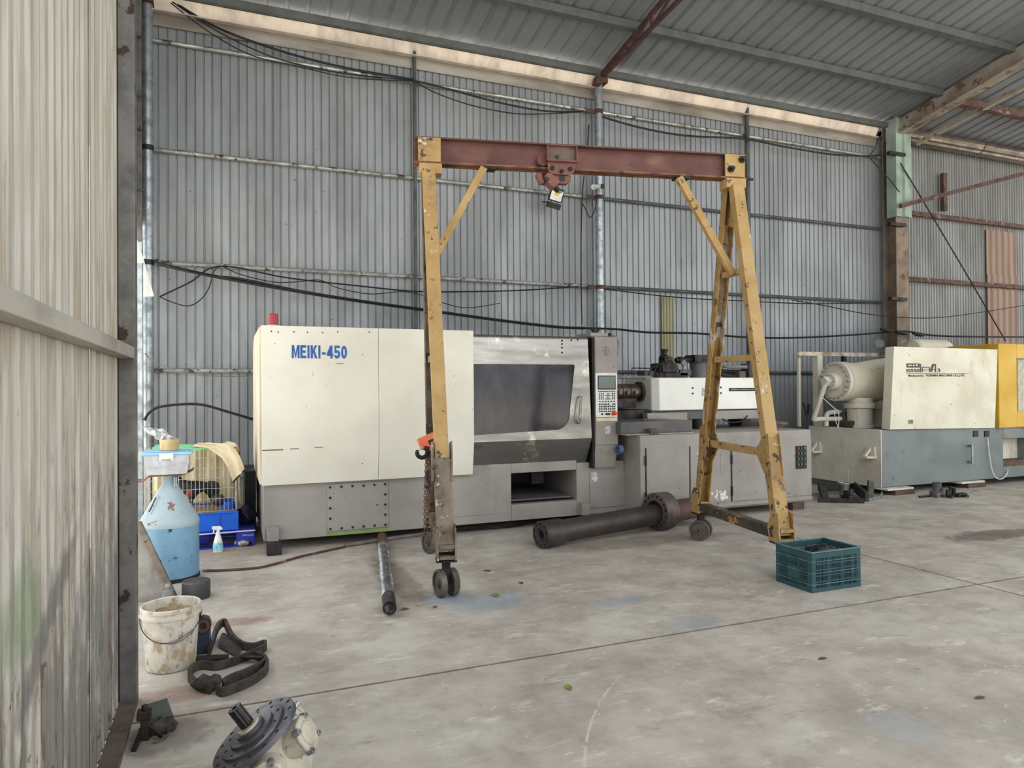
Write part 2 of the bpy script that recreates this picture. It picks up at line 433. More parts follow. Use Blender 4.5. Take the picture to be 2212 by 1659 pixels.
    # white specks
    vo = k.add('ShaderNodeTexVoronoi'); k.link(P, vo.inputs['Vector']); vo.inputs['Scale'].default_value = 6.5
    col = k.mix(k.math('MULTIPLY', k.ramp(vo.outputs['Distance'], .03, .05, 1, 0), k.ramp(n1, .5, .55)), col, lin((226, 222, 212)))
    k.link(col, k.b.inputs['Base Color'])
    k.link(k.ramp(n1, 0.3, 0.7, 0.5, 0.8), k.b.inputs['Roughness'])
    k.b.inputs['Specular IOR Level'].default_value = 0.35
    k.bump(k.math('ADD', n2, k.math('MULTIPLY', n3, 0.4)), 0.002, 0.5)
    return k.m
m_floor = floor_material()
m_joint = mat('joint_dirt', (70, 62, 54), (50, 44, 40), 9, 0.95, world=True)
m_ground = mat('yard_ground', (196, 190, 178), (176, 170, 158), 1.2, 0.95, world=True)

# ---------------------------------------------------------------- floor
WALL_Y = 9.3
fl = struct('floor', MB().box(-1.2, 22, -4.2, 9.6, -0.12, -0.012), m_joint)
JY = 3.615; JX = 5.269
for (x0, x1, y0, y1) in ((-1.2, 5.265, -4.2, JY-.004), (5.273, 22, -4.2, JY-.004), (-1.2, 5.265, JY+.004, 9.6), (5.273, 22, JY+.004, 9.6)):
    build('slab', MB().box(x0, x1, y0, y1, -0.011, 0.0), m_floor, fl, bevel=0.002)
struct('ground', MB().box(-60, 80, -60, 60, -0.4, -0.13), m_ground)

# ---------------------------------------------------------------- corrugated sheets
def corr(profile, pitch, n, L, along, nrm, up):
    """sheet of n ribs; profile [(t 0..1, depth)]; width along 'along', ribs run along 'up', depth along nrm"""
    a, nn, u = V(along), V(nrm), V(up); mb = MB(); pts = []
    for k in range(n):
        for t, d in profile: pts.append(((k+t)*pitch, d))
    pts.append((n*pitch, profile[0][1]))
    for s_, d in pts:
        mb.v += [a*s_+nn*d, a*s_+nn*d+u*L]
    for i in range(len(pts)-1): mb.f.append((2*i, 2*i+2, 2*i+3, 2*i+1))
    return mb
def sheet_mesh(name, m, *a, th=0.0):
    mb = corr(*a); me = bpy.data.meshes.new(name)
    me.from_pydata([tuple(q) for q in mb.v], [], mb.f); me.update(); me.materials.append(m); return me
def put_sheet(me, name, parent, loc, th=0.002):
    o = bpy.data.objects.new(name, me); COL.objects.link(o); o.parent = parent; o.location = loc
    s_ = o.modifiers.new('gauge', 'SOLIDIFY'); s_.thickness = th; s_.offset = 0
    return o
TRAP = [(0, 0), (.66, 0), (.74, .016), (.84, .016), (.92, 0)]
BOXY = [(0, 0), (.14, 0), (.30, .018), (.5, .022), (.70, .018), (.86, 0)]
# back wall
wb = struct('wall_back', MB().box(-1.0, 22, WALL_Y-.02, WALL_Y+.12, 0, .26), m_curb)
me_sheet = sheet_mesh('wall_sheet', m_wall, TRAP, .1, 8, 5.78, (1, 0, 0), (0, 1, 0), (0, 0, 1))
x = -1.0; i = 0
while x < 11.1:
    put_sheet(me_sheet, 'wall_sheet', wb, (x, WALL_Y+(.006 if i % 2 else 0), .2)); x += .792; i += 1
FX0, FX1 = PY(1427, 700, WALL_Y).x, PY(1453, 700, WALL_Y).x
me_f = sheet_mesh('plastic_patch', m_frpyellow, BOXY, (FX1-FX0)/4, 4, PY(1440, 640, WALL_Y).z-PY(1440, 830, WALL_Y).z, (1, 0, 0), (0, 1, 0), (0, 0, 1))
put_sheet(me_f, 'plastic_patch', wb, (FX0, WALL_Y-.035, PY(1440, 830, WALL_Y).z))
# pipes: girts, posts, columns
GY = WALL_Y-.05
for z in (5.65, 4.355, 3.025, 1.75, .47):
    for (x0, x1) in ((-.85, 5.08), (5.2, 11.0)):
        mm = m_girt if x0 < 0 or z > 5 else m_girtdark
        build('girt', MB().cyl((x0, GY, z), (x1, GY, z), .026, n=10), mm, wb)
for X0, rr, mm, y_ in ((2.372, .026, m_girtdark, GY-.05), (7.944, .034, m_girtdark, GY-.06)):
    build('wall_post', MB().cyl((X0, y_, 0), (X0, y_, 6.2), rr, n=12), mm, wb)
for X0 in (5.145, -.82):
    c = build('pipe_column', MB().cyl((X0, WALL_Y-.16, 0), (X0, WALL_Y-.16, 6.2), .06, n=24), m_galv, wb)
    for z in (5.6, 4.33, 3.0, 1.72):
        if X0 > 0 or z in (4.33, 3.0):
            build('clamp', MB().ring((X0, WALL_Y-.16, z-.03), (X0, WALL_Y-.16, z+.03), .068, .058, 20).box(X0-.2, X0-.06, WALL_Y-.17, WALL_Y-.15, z-.03, z+.025), m_redrust if X0 > 0 else m_dark, c)
# eave: bright folded sheet, trim band and plate
ez = 6.2
npc = 4; L = (10.85+.85)/npc
for i in range(npc):
    x0 = -.85+i*L
    p = [(9.12, 6.13), (9.135, 6.13), (9.205, 5.985), (9.10, 5.955), (9.10, 5.945), (9.22, 5.97), (9.22, 5.985), (9.15, 6.145), (9.12, 6.145)]
    build('eave_sheet', MB().yz(p, x0+.004, x0+L-.004), m_eave, wb, smooth=20)
build('eave_trim', MB().yz([(9.24, 5.98), (9.255, 5.98), (9.275, 5.84), (9.26, 5.835), (9.245, 5.86)], -.85, 10.9), m_eavetrim, wb)
build('eave_plate', MB().box(-.9, 11.0, 9.06, 9.14, 6.13, 6.22), m_purlin, wb)

# right part of the back wall, behind the rusted column
wr = struct('wall_right', MB().box(11.05, 22, WALL_Y+.13, WALL_Y+.3, 0, .26), m_curb)
me_s2 = sheet_mesh('wall_sheet', m_wall2, BOXY, .076, 10, 6.05, (1, 0, 0), (0, 1, 0), (0, 0, 1))
WR = WALL_Y+.18
bx0, bx1 = PY(2127, 560, WR).x, PY(2192, 560, WR).x
x = 11.05; i = 0
while x < 22:
    put_sheet(me_s2, 'wall_sheet', wr, (x, WR+(.006 if i % 2 else 0), .2)); x += .752; i += 1
zt, zb = PY(2160, 500, WR).z, PY(2160, 600, WR).z
pitch = (bx1-bx0)/5
for z0, z1, dy in ((zb, zt, -.035), (.9, zb+.05, -.05)):
    me_b = sheet_mesh('plastic_sheet', m_frpbrown, BOXY, pitch, 5, z1-z0, (1, 0, 0), (0, 1, 0), (0, 0, 1))
    put_sheet(me_b, 'plastic_sheet', wr, (bx0, WR+dy, z0))
for (pa, pb) in (((1925, 600), (2212, 618)), ((1945, 458), (2212, 492))):
    z = PY(pa[0], pa[1], WR-.08).z
    build('girt', MB().box(11.2, 22, WR-.12, WR-.05, z-.04, z+.04), m_rustbrown, wr)
zz = PY(2000, 808, WR).z
build('girt', MB().box(11.2, 22, WR-.12, WR-.05, zz-.04, zz+.04), m_rustbrown, wr)
px_ = PY(2038, 350, WR-.1).x
build('wall_post', MB().box(px_-.05, px_+.05, WR-.14, WR-.06, PY(2038, 455, WR-.1).z, 5.6), m_rustbrown, wr)
# corrugated gutter under the right eave
g0 = PY(1945, 290, WR-.3); g1 = PY(2212, 345, WR-.3)
for i in range(4):
    x0 = 11.2+i*2.4
    mb = MB(); n = 14; prof = []
    for kk in range(n+1):
        a = math.pi*(0.05+0.9*kk/n); rr = .2+(.008 if kk % 2 else -.008)
        prof.append((WR-.22-math.cos(a)*rr, g0.z-.0-math.sin(a)*rr+.1))
    back = [(a, b+.012) for a, b in reversed(prof)]
    build('gutter_piece', mb.yz(prof+back, x0+.01, x0+2.39), m_gutter, wr, smooth=20)

# steel column with green facing, between the two parts of the wall
cX = 11.15
col = build('rusted_column', MB().box(cX-.14, cX+.16, 8.94, 8.955, 0, 6.3).box(cX-.14, cX+.16, 9.2, 9.215, 0, 6.3).box(cX+.0, cX+.02, 8.955, 9.2, 0, 6.3), m_colrust, wb)
zg = PY(1925, 465, 8.9).z
build('green_facing', MB().xy([(cX-.17, 9.1), (cX-.17, 8.9), (cX-.02, 8.9), (cX, 8.87), (cX+.10, 8.87), (cX+.12, 8.9), (cX+.2, 8.9), (cX+.2, 9.1), (cX+.18, 9.1), (cX+.18, 8.93), (cX-.15, 8.93), (cX-.15, 9.1)], zg, 6.25), m_greenpost, col)
for z in (5.6, 4.355, 3.04):
    build('girt_bracket', MB().box(cX-.36, cX+.02, 8.86, 8.935, z-.03, z+.03), m_dark, col)

# ---------------------------------------------------------------- roof
TAN = 0.18; ROOF_Z0 = 6.22
def rz(y): return ROOF_Z0+TAN*(WALL_Y-y)
RID = 1.0
SL = V((0, -1, TAN)); LEN = (9.75-RID)
RTRAP = [(0, 0), (.62, 0), (.68, .022), (.76, .026), (.84, .022), (.90, 0)]
cl = struct('ceiling', MB().box(-1.2, 22, RID-.08, RID+.08, rz(RID)+.03, rz(RID)+.06), m_roof)
me_r = sheet_mesh('roof_sheet', m_roof, RTRAP, .25, 3, LEN, (1, 0, 0), (0, 0, 1), tuple(SL))
x = -1.2; i = 0
while x < 22:
    put_sheet(me_r, 'roof_sheet', cl, (x, 9.75, rz(9.75)+.02+(.004 if i % 2 else 0)))
    x += .745; i += 1
for yy in (8.13, 6.965, 5.8, 4.6, 3.4, 2.2, 1.1):
    z = rz(yy)
    build('purlin', MB().yz([(yy-.05, z-.10), (yy+.05, z-.10), (yy+.05, z-.085), (yy-.035, z-.085), (yy-.035, z-.01), (yy+.05, z-.01), (yy+.05, z+.004), (yy-.05, z+.004)], -1.1, 11.1), m_purlin, cl)
for yy in (8.13, 6.4):
    z = rz(yy)-.12
    build('purlin', MB().box(11.2, 22, yy-.06, yy+.06, z-.06, z+.06), m_rustbrown, cl)
# red trusses on the pipe columns
for tX in (5.17, -.82):
    tr = build('truss', MB().bar((tX, 9.25, rz(9.25)-.12), (tX, RID, rz(RID)-.12), .05, .05), m_redrust, cl)
    def lo(y): return V((tX, y, rz(9.2)-.16+(9.2-y)*.085))
    build('lower_chord', MB().bar(lo(9.2), lo(RID), .045, .045), m_redrust, tr)
    ys = [8.85, 8.35, 7.75, 7.05, 6.2, 5.2, 4.0, 2.6, 1.3]
    for kk, y_ in enumerate(ys):
        top = V((tX, y_, rz(y_)-.12))
        build('web', MB().bar(lo(y_), top, .035, .035, (0, 1, 0)), m_redrust, tr)
        if kk+1 < len(ys):
            build('web', MB().bar(lo(y_), V((tX, ys[kk+1], rz(ys[kk+1])-.12)), .03, .03, (1, 0, 0)), m_redrust, tr)
    build('shoe', MB().box(tX-.1, tX+.07, 9.02, 9.3, 6.0, 6.09).box(tX-.14, tX-.05, 8.98, 9.1, 5.95, 6.03), m_redrust, tr)
# rafter over the rusted column
rf = build('rafter', MB().bar((cX, 9.25, rz(9.25)-.18), (cX, RID, rz(RID)-.18), .16, .26), m_rafter, cl, bevel=.01)
build('rafter_flange', MB().bar((cX, 9.25, rz(9.25)-.31), (cX, RID, rz(RID)-.31), .24, .02), m_rafter, rf)
build('knee_brace', MB().bar((cX+.35, 8.9, 5.85), (cX+.6, 5.0, 6.6), .07, .07), m_rafter, cl)
# tie running from the column to the right
ta, tb = PY(1945, 445, 8.8), PY(2212, 375, 8.4)
build('tie_rail', MB().bar(ta, ta+(tb-ta)*2, .07, .07), m_rustbrown, cl)

# ---------------------------------------------------------------- near sheet wall on the left, with its frame
LX = -.468
wl = struct('wall_left', MB().box(LX+.0, LX+.075, -4.0, 3.86, 0, .03), mat('sill_steel', (112, 100, 90), (88, 78, 70), 6, .7, .2, world=True))
me_l = sheet_mesh('wall_sheet', m_leafwall, [(0, 0), (.3, .001), (.45, .005), (.6, .008), (.8, .008), (.9, .004)], .1, 8, 5.0, (0, 1, 0), (-1, 0, 0), (0, 0, 1))
y_ = 3.84-.792; i = 0
while y_ > -4.2:
    put_sheet(me_l, 'wall_sheet', wl, (LX-.004 if i % 2 else LX, y_, .02)); y_ -= .79; i += 1
build('end_post', MB().box(LX, LX+.072, 3.8, 3.86, 0, 5.1).box(LX-.01, LX+.072, 3.855, 3.9, 0, 5.1), m_leafsteel, wl, bevel=.004)
build('girt', MB().yz([(-4, 1.66), (3.8, 1.66), (3.8, 1.715), (-4, 1.715)], LX+.004, LX+.068), m_leafgirt, wl, bevel=.003)
build('girt', MB().box(LX+.004, LX+.068, -4, 3.8, 3.65, 3.72), m_leafgirt, wl, bevel=.003)

# left side of the hall beyond it: high cladding, corner post, white awning sheet outside
wo = struct('wall_outer', MB().box(-1.02, -.95, 3.9, 9.4, 6.0, 6.1), m_purlin)
me_o = sheet_mesh('wall_sheet', m_wall, TRAP, .1, 8, 3.1, (0, 1, 0), (-1, 0, 0), (0, 0, 1))
y_ = 8.6
for i in range(7):
    put_sheet(me_o, 'wall_sheet', wo, (-.98, y_, 3.45)); y_ -= .792
build('corner_post', MB().box(-.93, -.855, 8.93, 9.0, 0, 3.2), m_galv, wo, bevel=.004)
build('corner_post', MB().box(-.935, -.86, 8.93, 9.0, 3.2, 6.2), m_leafsteel, wo, bevel=.004)
m_hang = translucent('white_corrugated_plastic', (246, 246, 242), .6, .4)
hq = [PY(p[0], p[1], 8.55) for p in ((286, 490), (291, 500), (309, 556), (333, 640), (310, 641), (310, 568), (290, 568))]
build('hanging_sheet', MB().prism(hq, (0, .012, 0)), m_hang, wo)

# ================================================================ injection moulding machine, cream and stainless
m_cream = mat('cream_paint', (222, 219, 206), (212, 208, 194), 1.4, 0.42, 0.0, 0.4, chips=[((205, 196, 176), 0.2, 1.3, (1, 1, 1), 0.3), ((70, 52, 44), -0.06, 24)])
m_base = mat('machine_grey', (156, 150, 144), (142, 136, 130), 2.0, 0.5, 0.0, 0.4, chips=[((118, 112, 106), 0.14, 2.2, (1, 1, 1), 0.2), ((60, 54, 50), 0.0, 20)])
m_based = mat('machine_dark_grey', (98, 96, 96), (84, 82, 82), 3, 0.5, 0.0)
m_steel = mat('brushed_stainless', (168, 167, 162), (132, 130, 126), 1.6, 0.34, 0.88, 0.5, streak=(0.5, 1, 3.0), chips=[((216, 210, 196), 0.3, 2.6, (1, 1, 1), 0.1), ((112, 108, 102), 0.3, 2.0, (0.6, 1, 1.6), 0.2)])
m_inside = mat('machine_inside', (92, 88, 84), (66, 62, 60), 4, 0.7, 0.1)
m_blue = mat('blue_lettering', (24, 92, 168), (20, 80, 150), 10, 0.5)
m_beacon = mat('beacon_red', (168, 40, 56), (140, 30, 44), 10, 0.25)
m_screen = mat('screen_glass', (104, 116, 114), (90, 100, 98), 3, 0.15)
m_orange = mat('orange_plate', (232, 110, 36), (214, 96, 28), 10, 0.4)
m_redknob = mat('red_button', (180, 50, 30), (150, 38, 22), 10, 0.35)
m_whitecov = mat('white_cover', (240, 240, 234), (230, 229, 220), 2, 0.4, chips=[((120, 112, 100), -.05, 16)])
m_barrel = mat('heater_band', (104, 92, 82), (76, 66, 60), 7, 0.45, 0.6)
m_greenp = mat('green_primer', (132, 156, 92), (120, 138, 92), 6, 0.6)
m_sticker = mat('sticker', (214, 216, 214), (120, 124, 126), 40, 0.5)
m_creamtrim = mat('cream_trim', (214, 200, 168), (196, 180, 150), 6, 0.5)
m_emblem = mat('emblem_brown', (124, 92, 78), (110, 80, 70), 10, 0.6)
m_wood = mat('timber', (104, 84, 70), (76, 60, 50), 5, 0.85, streak=(1, 6, 6), bump=.003)
m_hose = mat('grey_hose', (128, 126, 122), (104, 102, 98), 10, 0.5)
def glass_dark():
    k = NT('smoked_window')
    n = k.noise(k.coord(False, (1.4, 1, .5)), 3, 6, .7)
    k.link(k.mix(k.ramp(n, .4, .75), lin((52, 50, 58)), lin((84, 80, 86))), k.b.inputs['Base Color'])
    k.b.inputs['Roughness'].default_value = .12
    tr = k.add('ShaderNodeBsdfTransparent'); tr.inputs['Color'].default_value = lin((120, 116, 124))
    mx = k.add('ShaderNodeMixShader'); mx.inputs[0].default_value = .72
    k.link(tr.outputs[0], mx.inputs[1]); k.link(k.b.outputs[0], mx.inputs[2]); k.link(mx.outputs[0], k.out.inputs['Surface'])
    return k.m
m_smoked = glass_dark()

mk = thing('injection_molding_machine', 'long cream and stainless injection molding machine with blue lettering, behind the gantry', 'machine', (2.3, 7.6, 0))
BY = 6.95
b = MB().box(.33, 2.82, BY, 8.4, .1, .9).box(2.82, 3.6, BY, 8.4, .1, .27).box(2.82, 3.6, BY, 8.4, .605, .72).box(3.6, 4.35, BY, 8.4, .1, .68)
base = build('base', b, m_base, mk, bevel=.006)
build('chute_lining', MB().box(2.825, 3.595, 8.2, 8.3, .275, .6).box(2.8, 2.82, 7.05, 8.2, .275, .6).box(3.3, 3.45, 7.5, 7.6, .4, .6), m_inside, base)
build('tray', MB().hexa([(2.84, 7.0, .30), (3.58, 7.0, .30), (3.58, 8.1, .31), (2.84, 8.1, .31), (2.84, 7.0, .315), (3.58, 7.0, .315), (3.58, 8.1, .325), (2.84, 8.1, .325)]), m_based, base)
build('blue_panel', MB().box(2.85, 3.1, 7.9, 7.92, .42, .56), mat('blue_sheet', (52, 84, 130), (40, 66, 104), 5), base)
# bolted and plain access panels
def panel(x0, x1, z0, z1, th=.012, bolts=False, m=m_base):
    p = build('access_panel', MB().box(x0, x1, BY-th, BY, z0, z1), m, mk, bevel=.004)
    if bolts:
        bm_ = None; pts = []
        for k in range(6):
            xx = x0+.03+(x1-x0-.06)*k/5; pts += [(xx, z0+.025), (xx, z1-.03)]
        for k in range(1, 4):
            zz_ = z0+.025+(z1-z0-.055)*k/4; pts += [(x0+.03, zz_), (x1-.03, zz_)]
        for (xx, zz_) in pts:
            if bm_ is None:
                bm_ = build('bolt', MB().cyl((0, 0, 0), (0, -.014, 0), .012, .010, 8), m_dark, p, local=True); o = bm_
            else: o = inst(bm_, p)
            o.location = V((xx, BY-th, zz_))-mk.location
    return p
panel(.905, 1.497, .145, .6, bolts=True)
panel(1.92, 2.63, .19, .6, .006)
p3 = panel(3.76, 4.31, .17, .56, .01)
build('sticker', MB().box(3.78, 3.86, BY-.0125, BY-.01, .46, .57), m_sticker, p3)
build('paint_residue', MB().box(.9, 1.5, BY-.003, BY, .102, .14), m_greenp, mk)
for x0 in (.36, 3.62):
    ft = build('foot_bracket', MB().box(x0, x0+.1, BY-.09, BY, .1, .24), m_base, mk, bevel=.006)
    build('foot_block', MB().box(x0-.01, x0+.12, BY-.18, BY-.02, 0, .115), m_dark, ft, bevel=.006)
for (x0, y0) in ((.5, 8.2), (3.9, 8.2), (2.2, 7.3)):
    build('foot_block', MB().box(x0, x0+.15, y0, y0+.15, 0, .105), m_dark, mk)
# cream guard
GF = 6.84
prof = [(GF, 2.105), (GF, .965), (GF+.05, .625), (GF+.066, .625), (GF+.02, .965), (GF+.02, 2.085), (8.45, 2.085), (8.45, 2.105)]
gl = build('guard_panel', MB().yz(prof, .312, 1.388), m_cream, mk, bevel=.003)
gr = build('guard_panel', MB().yz(prof, 1.391, 2.368), m_cream, mk, bevel=.003)
endc = [(GF+.02, 2.09), (8.1, 2.09), (8.45, 1.98), (8.45, .78), (8.2, .66), (GF+.06, .64)]
build('end_cover', MB().yz(endc, .296, .312), mat('end_cover_cream', (216, 206, 184), (196, 184, 160), 2, .5), mk)
def block_letters(x0, x1, z0, z1, y):
    """bold condensed capitals and digits drawn as strokes"""
    mb = MB(); H = z1-z0
    W = {'M': 1.25, 'E': .95, 'I': .42, 'K': 1.05, '-': .75, '4': 1.05, '5': 1.0, '0': 1.0}; gap = .16
    tot = sum(W[c] for c in 'MEIKI-450')+gap*8; u = (x1-x0)/tot; x = x0
    def pg(pts, w, o=0.0): mb.xz([(x+a*w*u, z0+b_*H) for a, b_ in pts], y-.001-o, y+.001)
    def ell(w, cx, cz, rx, rz_, a0, a1, t, n=14):
        o = [(cx+rx*math.cos(R(a0+(a1-a0)*k/n)), cz+rz_*math.sin(R(a0+(a1-a0)*k/n))) for k in range(n+1)]
        i_ = [(cx+(rx-t/w)*math.cos(R(a1-(a1-a0)*k/n)), cz+(rz_-t*.62)*math.sin(R(a1-(a1-a0)*k/n))) for k in range(n+1)]
        pg(o+i_, w, .0006)
    s_ = .34
    for c in 'MEIKI-450':
        w = W[c]; t = s_/w
        if c == 'M': pg([(0, 0), (t*.9, 0), (t*.9, .62), (.5, 0.0), (1-t*.9, .62), (1-t*.9, 0), (1, 0), (1, 1), (1-t, 1), (.5, .36), (t, 1), (0, 1)], w)
        elif c == 'E': pg([(0, 0), (1, 0), (1, .2), (t, .2), (t, .42), (.9, .42), (.9, .6), (t, .6), (t, .8), (1, .8), (1, 1), (0, 1)], w)
        elif c == 'I': pg([(.1, 0), (.9, 0), (.9, 1), (.1, 1)], w)
        elif c == 'K': pg([(0, 0), (t, 0), (t, .3), (t+.1, .45), (1-t*1.1, 0), (1.04, 0), (t+.28, .62), (1, 1), (1-t*1.1, 1), (t, .58), (t, 1), (0, 1)], w)
        elif c == '-': pg([(.08, .3), (.92, .3), (.92, .48), (.08, .48)], w)
        elif c == '4': pg([(.55, 0), (.55+t, 0), (.55+t, .2), (1, .2), (1, .38), (.55+t, .38), (.55+t, 1), (.5, 1), (0, .4), (0, .2), (.55, .2)], w); 
        elif c == '5':
            pg([(.06, .45), (.06, 1), (.95, 1), (.95, .82), (.06+t*.8, .82), (.06+t*.8, .5)], w); ell(w, .48, .33, .52, .33, 150, -160, s_)
        elif c == '0': ell(w, .5, .5, .5, .5, 0, 360, s_, 24)
        x += (w+gap)*u
    return mb
build('lettering', block_letters(.579, 1.085, 1.805, 1.928, GF-.002), m_blue, gl)
for (sx_, sz_) in ((.40, 2.05), (.46, 2.045), (.60, 2.05), (.72, 2.05), (.86, 2.05), (1.0, 2.06), (1.30, 2.065)):
    build('screw', MB().cyl((sx_, GF, sz_), (sx_, GF-.004, sz_), .007, n=8), m_dark, gl)
for (x0, x1, z0, z1) in ((.315, .50, .952, .962), (.56, .64, .957, .965), (.78, .86, .962, .970), (.98, 1.0, 1.755, 1.76), (1.0, 1.05, 1.755, 1.761)):
    build('paint_chip', MB().box(x0, x1, GF-.001, GF+.001, z0, z1), m_emblem, gl)
build('end_frame', MB().box(.19, .30, 7.9, 8.6, .0, .66), m_black, mk)
bc = build('beacon', MB().lathe([(0, 0), (.044, 0), (.044, .10), (.038, .108), (0, .108)], (.432, 7.05, 2.125), n=20), m_beacon, mk)
build('beacon_base', MB().cyl((.432, 7.05, 2.1), (.432, 7.05, 2.126), .05, n=20), m_white, bc)
# stainless door with window
DF = 6.86; DY = .022
def arc(cx, cz, r, a0, a1, n=8): return [(cx+r*math.cos(R(a0+(a1-a0)*k/n)), cz+r*math.sin(R(a0+(a1-a0)*k/n))) for k in range(n+1)]
win = [(2.365, 1.765), (3.53, 1.765)]+arc(3.52, 1.745, .02, 80, 5, 3)+[(3.478, 1.27)]+arc(3.30, 1.235, .178, 0, -80, 8)+[(2.365, 1.03)]
outer = [(2.37, 1.03), (2.37, .957), (3.745, .957), (3.705, 2.03), (2.37, 2.03), (2.37, 1.765)]
door = build('safety_door', MB().xz([(2.37, 2.03), (2.37, 1.765)]+win[1:-1]+[(2.37, 1.03), (2.37, .957), (3.745, .957), (3.705, 2.03)], DF, DF+DY), m_steel, mk, bevel=.003)
top = []
for k in range(7):
    a = R(90*k/6); top.append((DF+.05-.05*math.cos(a), 2.03+.045*math.sin(a)))
top = top+[(8.2, 2.075), (8.2, 2.06), (DF+.05, 2.06), (DF+.02, 2.03)]
build('door_top', MB().yz(top, 2.37, 3.705), m_steel, door)
build('lower_apron', MB().hexa([(2.37, DF, .957), (3.745, DF, .957), (3.745, DF+.02, .957), (2.37, DF+.02, .957), (2.37, DF+.13, .60), (3.715, DF+.13, .60), (3.715, DF+.15, .60), (2.37, DF+.15, .60)]), m_steel, door)
build('window', MB().xz(win, DF+.008, DF+.014), m_smoked, door)
hp = [PY(1246, 905, DF-.03), PY(1250, 868, DF-.03), PY(1253, 858, DF-.03), PY(1258, 860, DF-.03), PY(1256, 905, DF-.03), PY(1252, 914, DF-.03)]
build('handle', MB().tube(smooth_path(hp, 4, True), .008, 8, True).cyl(hp[2], hp[2]+V((0, .03, 0)), .008, n=8).cyl(hp[5], hp[5]+V((0, .03, 0)), .008, n=8), m_steel, door)
for (px, py) in ((1234, 735), (1248, 734), (1214, 736), (1214, 743), (1214, 751), (1214, 762)):
    c0 = PY(px, py, DF); build('screw', MB().cyl(c0, c0+V((0, -.006, 0)), .010, n=8), m_dark, door)
# inside: platens and tie bars
build('platen', MB().box(2.9, 3.12, 7.3, 8.1, .8, 1.9), m_inside, mk)
build('platen', MB().box(2.40, 2.52, 7.2, 8.1, .8, 1.9), m_inside, mk)
build('inner_label', MB().box(2.98, 3.05, 7.295, 7.3, 1.27, 1.42), m_sticker, mk)
for zt_ in (1.05, 1.72): build('tie_bar', MB().cyl((2.4, 7.4, zt_), (3.7, 7.4, zt_), .045), m_galv, mk)
build('machine_back_cover', MB().box(2.37, 4.05, 8.3, 8.4, .7, 2.05), m_base, mk)
# control column
CF = 6.83
cp = [(CF+.04, 2.085), (CF+.01, 2.075), (CF, 2.04), (CF, .88), (CF+.07, .62), (7.3, .62), (7.3, 2.085)]
cc = build('control_column', MB().yz(cp, 3.782, 4.06), m_base, mk, bevel=.004)
build('column_gap', MB().box(3.755, 3.782, CF+.03, 7.2, .62, 2.07), m_black, cc)
build('column_cap', MB().box(3.77, 3.99, CF+.08, 7.25, 2.085, 2.125), m_base, cc, bevel=.004)
ctl = build('control_panel', MB().box(3.776, 4.046, CF-.014, CF, 1.185, 1.675), m_white, cc, bevel=.004)
build('screen_frame', MB().box(3.80, 4.025, CF-.018, CF-.014, 1.49, 1.645), m_black, ctl)
build('screen', MB().box(3.81, 4.015, CF-.020, CF-.018, 1.502, 1.635), m_screen, ctl)
kb = MB()
def key(x, z, w=.013, h=.011): kb.box(x-w/2, x+w/2, CF-.0175, CF-.014, z-h/2, z+h/2)
for k in range(10): key(3.813+k*.0222, 1.47)
for r in range(4):
    z = 1.447-r*.02
    for k in range(3): key(3.82+k*.024, z)
    for k in range(2): key(3.985+k*.024, z)
    if r in (1, 3):
        for k in range(3): key(3.905+k*.022, z)
    else: key(3.927, z)
for k in range(6): key(3.825+k*.036, 1.358, .016, .014)
for r in range(4):
    z = 1.328-r*.026
    for k, xx in enumerate((3.822, 3.848, 3.878, 3.904, 3.934, 3.960, 3.988, 4.012)):
        if r == 0 and k == 5: continue
        key(xx, z, .017, .016)
build('keypad', kb, m_black, ctl)
build('display', MB().box(3.895, 3.952, CF-.018, CF-.014, 1.208, 1.232), m_black, ctl)
build('key_switch', MB().cyl((3.85, CF-.014, 1.22), (3.85, CF-.026, 1.22), .010, n=12), m_dark, ctl)
es = build('emergency_stop', MB().box(3.972, 4.042, CF-.02, CF-.014, 1.205, 1.242), m_orange, ctl)
build('button', MB().lathe([(.012, 0), (.012, .016), (.018, .018), (.018, .03), (0, .034)], (3.995, CF-.02, 1.222), (0, -1, 0), 14), m_redknob, es)
build('trim_strip', MB().box(3.785, 4.046, CF-.006, CF, 1.14, 1.178), m_creamtrim, cc)
build('sticker', MB().box(3.90, 3.96, CF-.002, CF, 1.0, 1.09), m_sticker, cc)
build('fold_line', MB().box(3.783, 4.059, CF-.0015, CF+.002, .877, .881), m_dark, cc)
em = MB(); ex, ezz = 3.915, 1.925
for k in range(4):
    a0 = 90*k+18; pts = arc(ex, ezz, .042, a0, a0+54, 6); pin = arc(ex, ezz, .036, a0+54, a0, 6)
    em.xz(pts+pin, CF-.0012, CF)
em.box(ex-.05, ex+.05, CF-.0016, CF, ezz-.004, ezz+.002).box(ex-.004, ex+.003, CF-.0022, CF, ezz-.055, ezz+.055).box(ex-.02, ex+.02, CF-.0028, CF, ezz-.056, ezz-.052)
build('emblem', em, m_emblem, cc)
hz = [PY(1307, 727, 7.1), PY(1318, 726, 7.1), PY(1330, 731, 7.1), PY(1334, 745, 7.1), PY(1332, 765, 7.1), PY(1326, 775, 7.1), PY(1320, 778, 7.1)]
build('flexible_conduit', MB().tube(smooth_path(hz, 6), .024, 10), m_hose, cc)
build('conduit_fitting', MB().cyl(hz[0]-V((.05, 0, 0)), hz[1], .036, n=8), m_dark, cc)

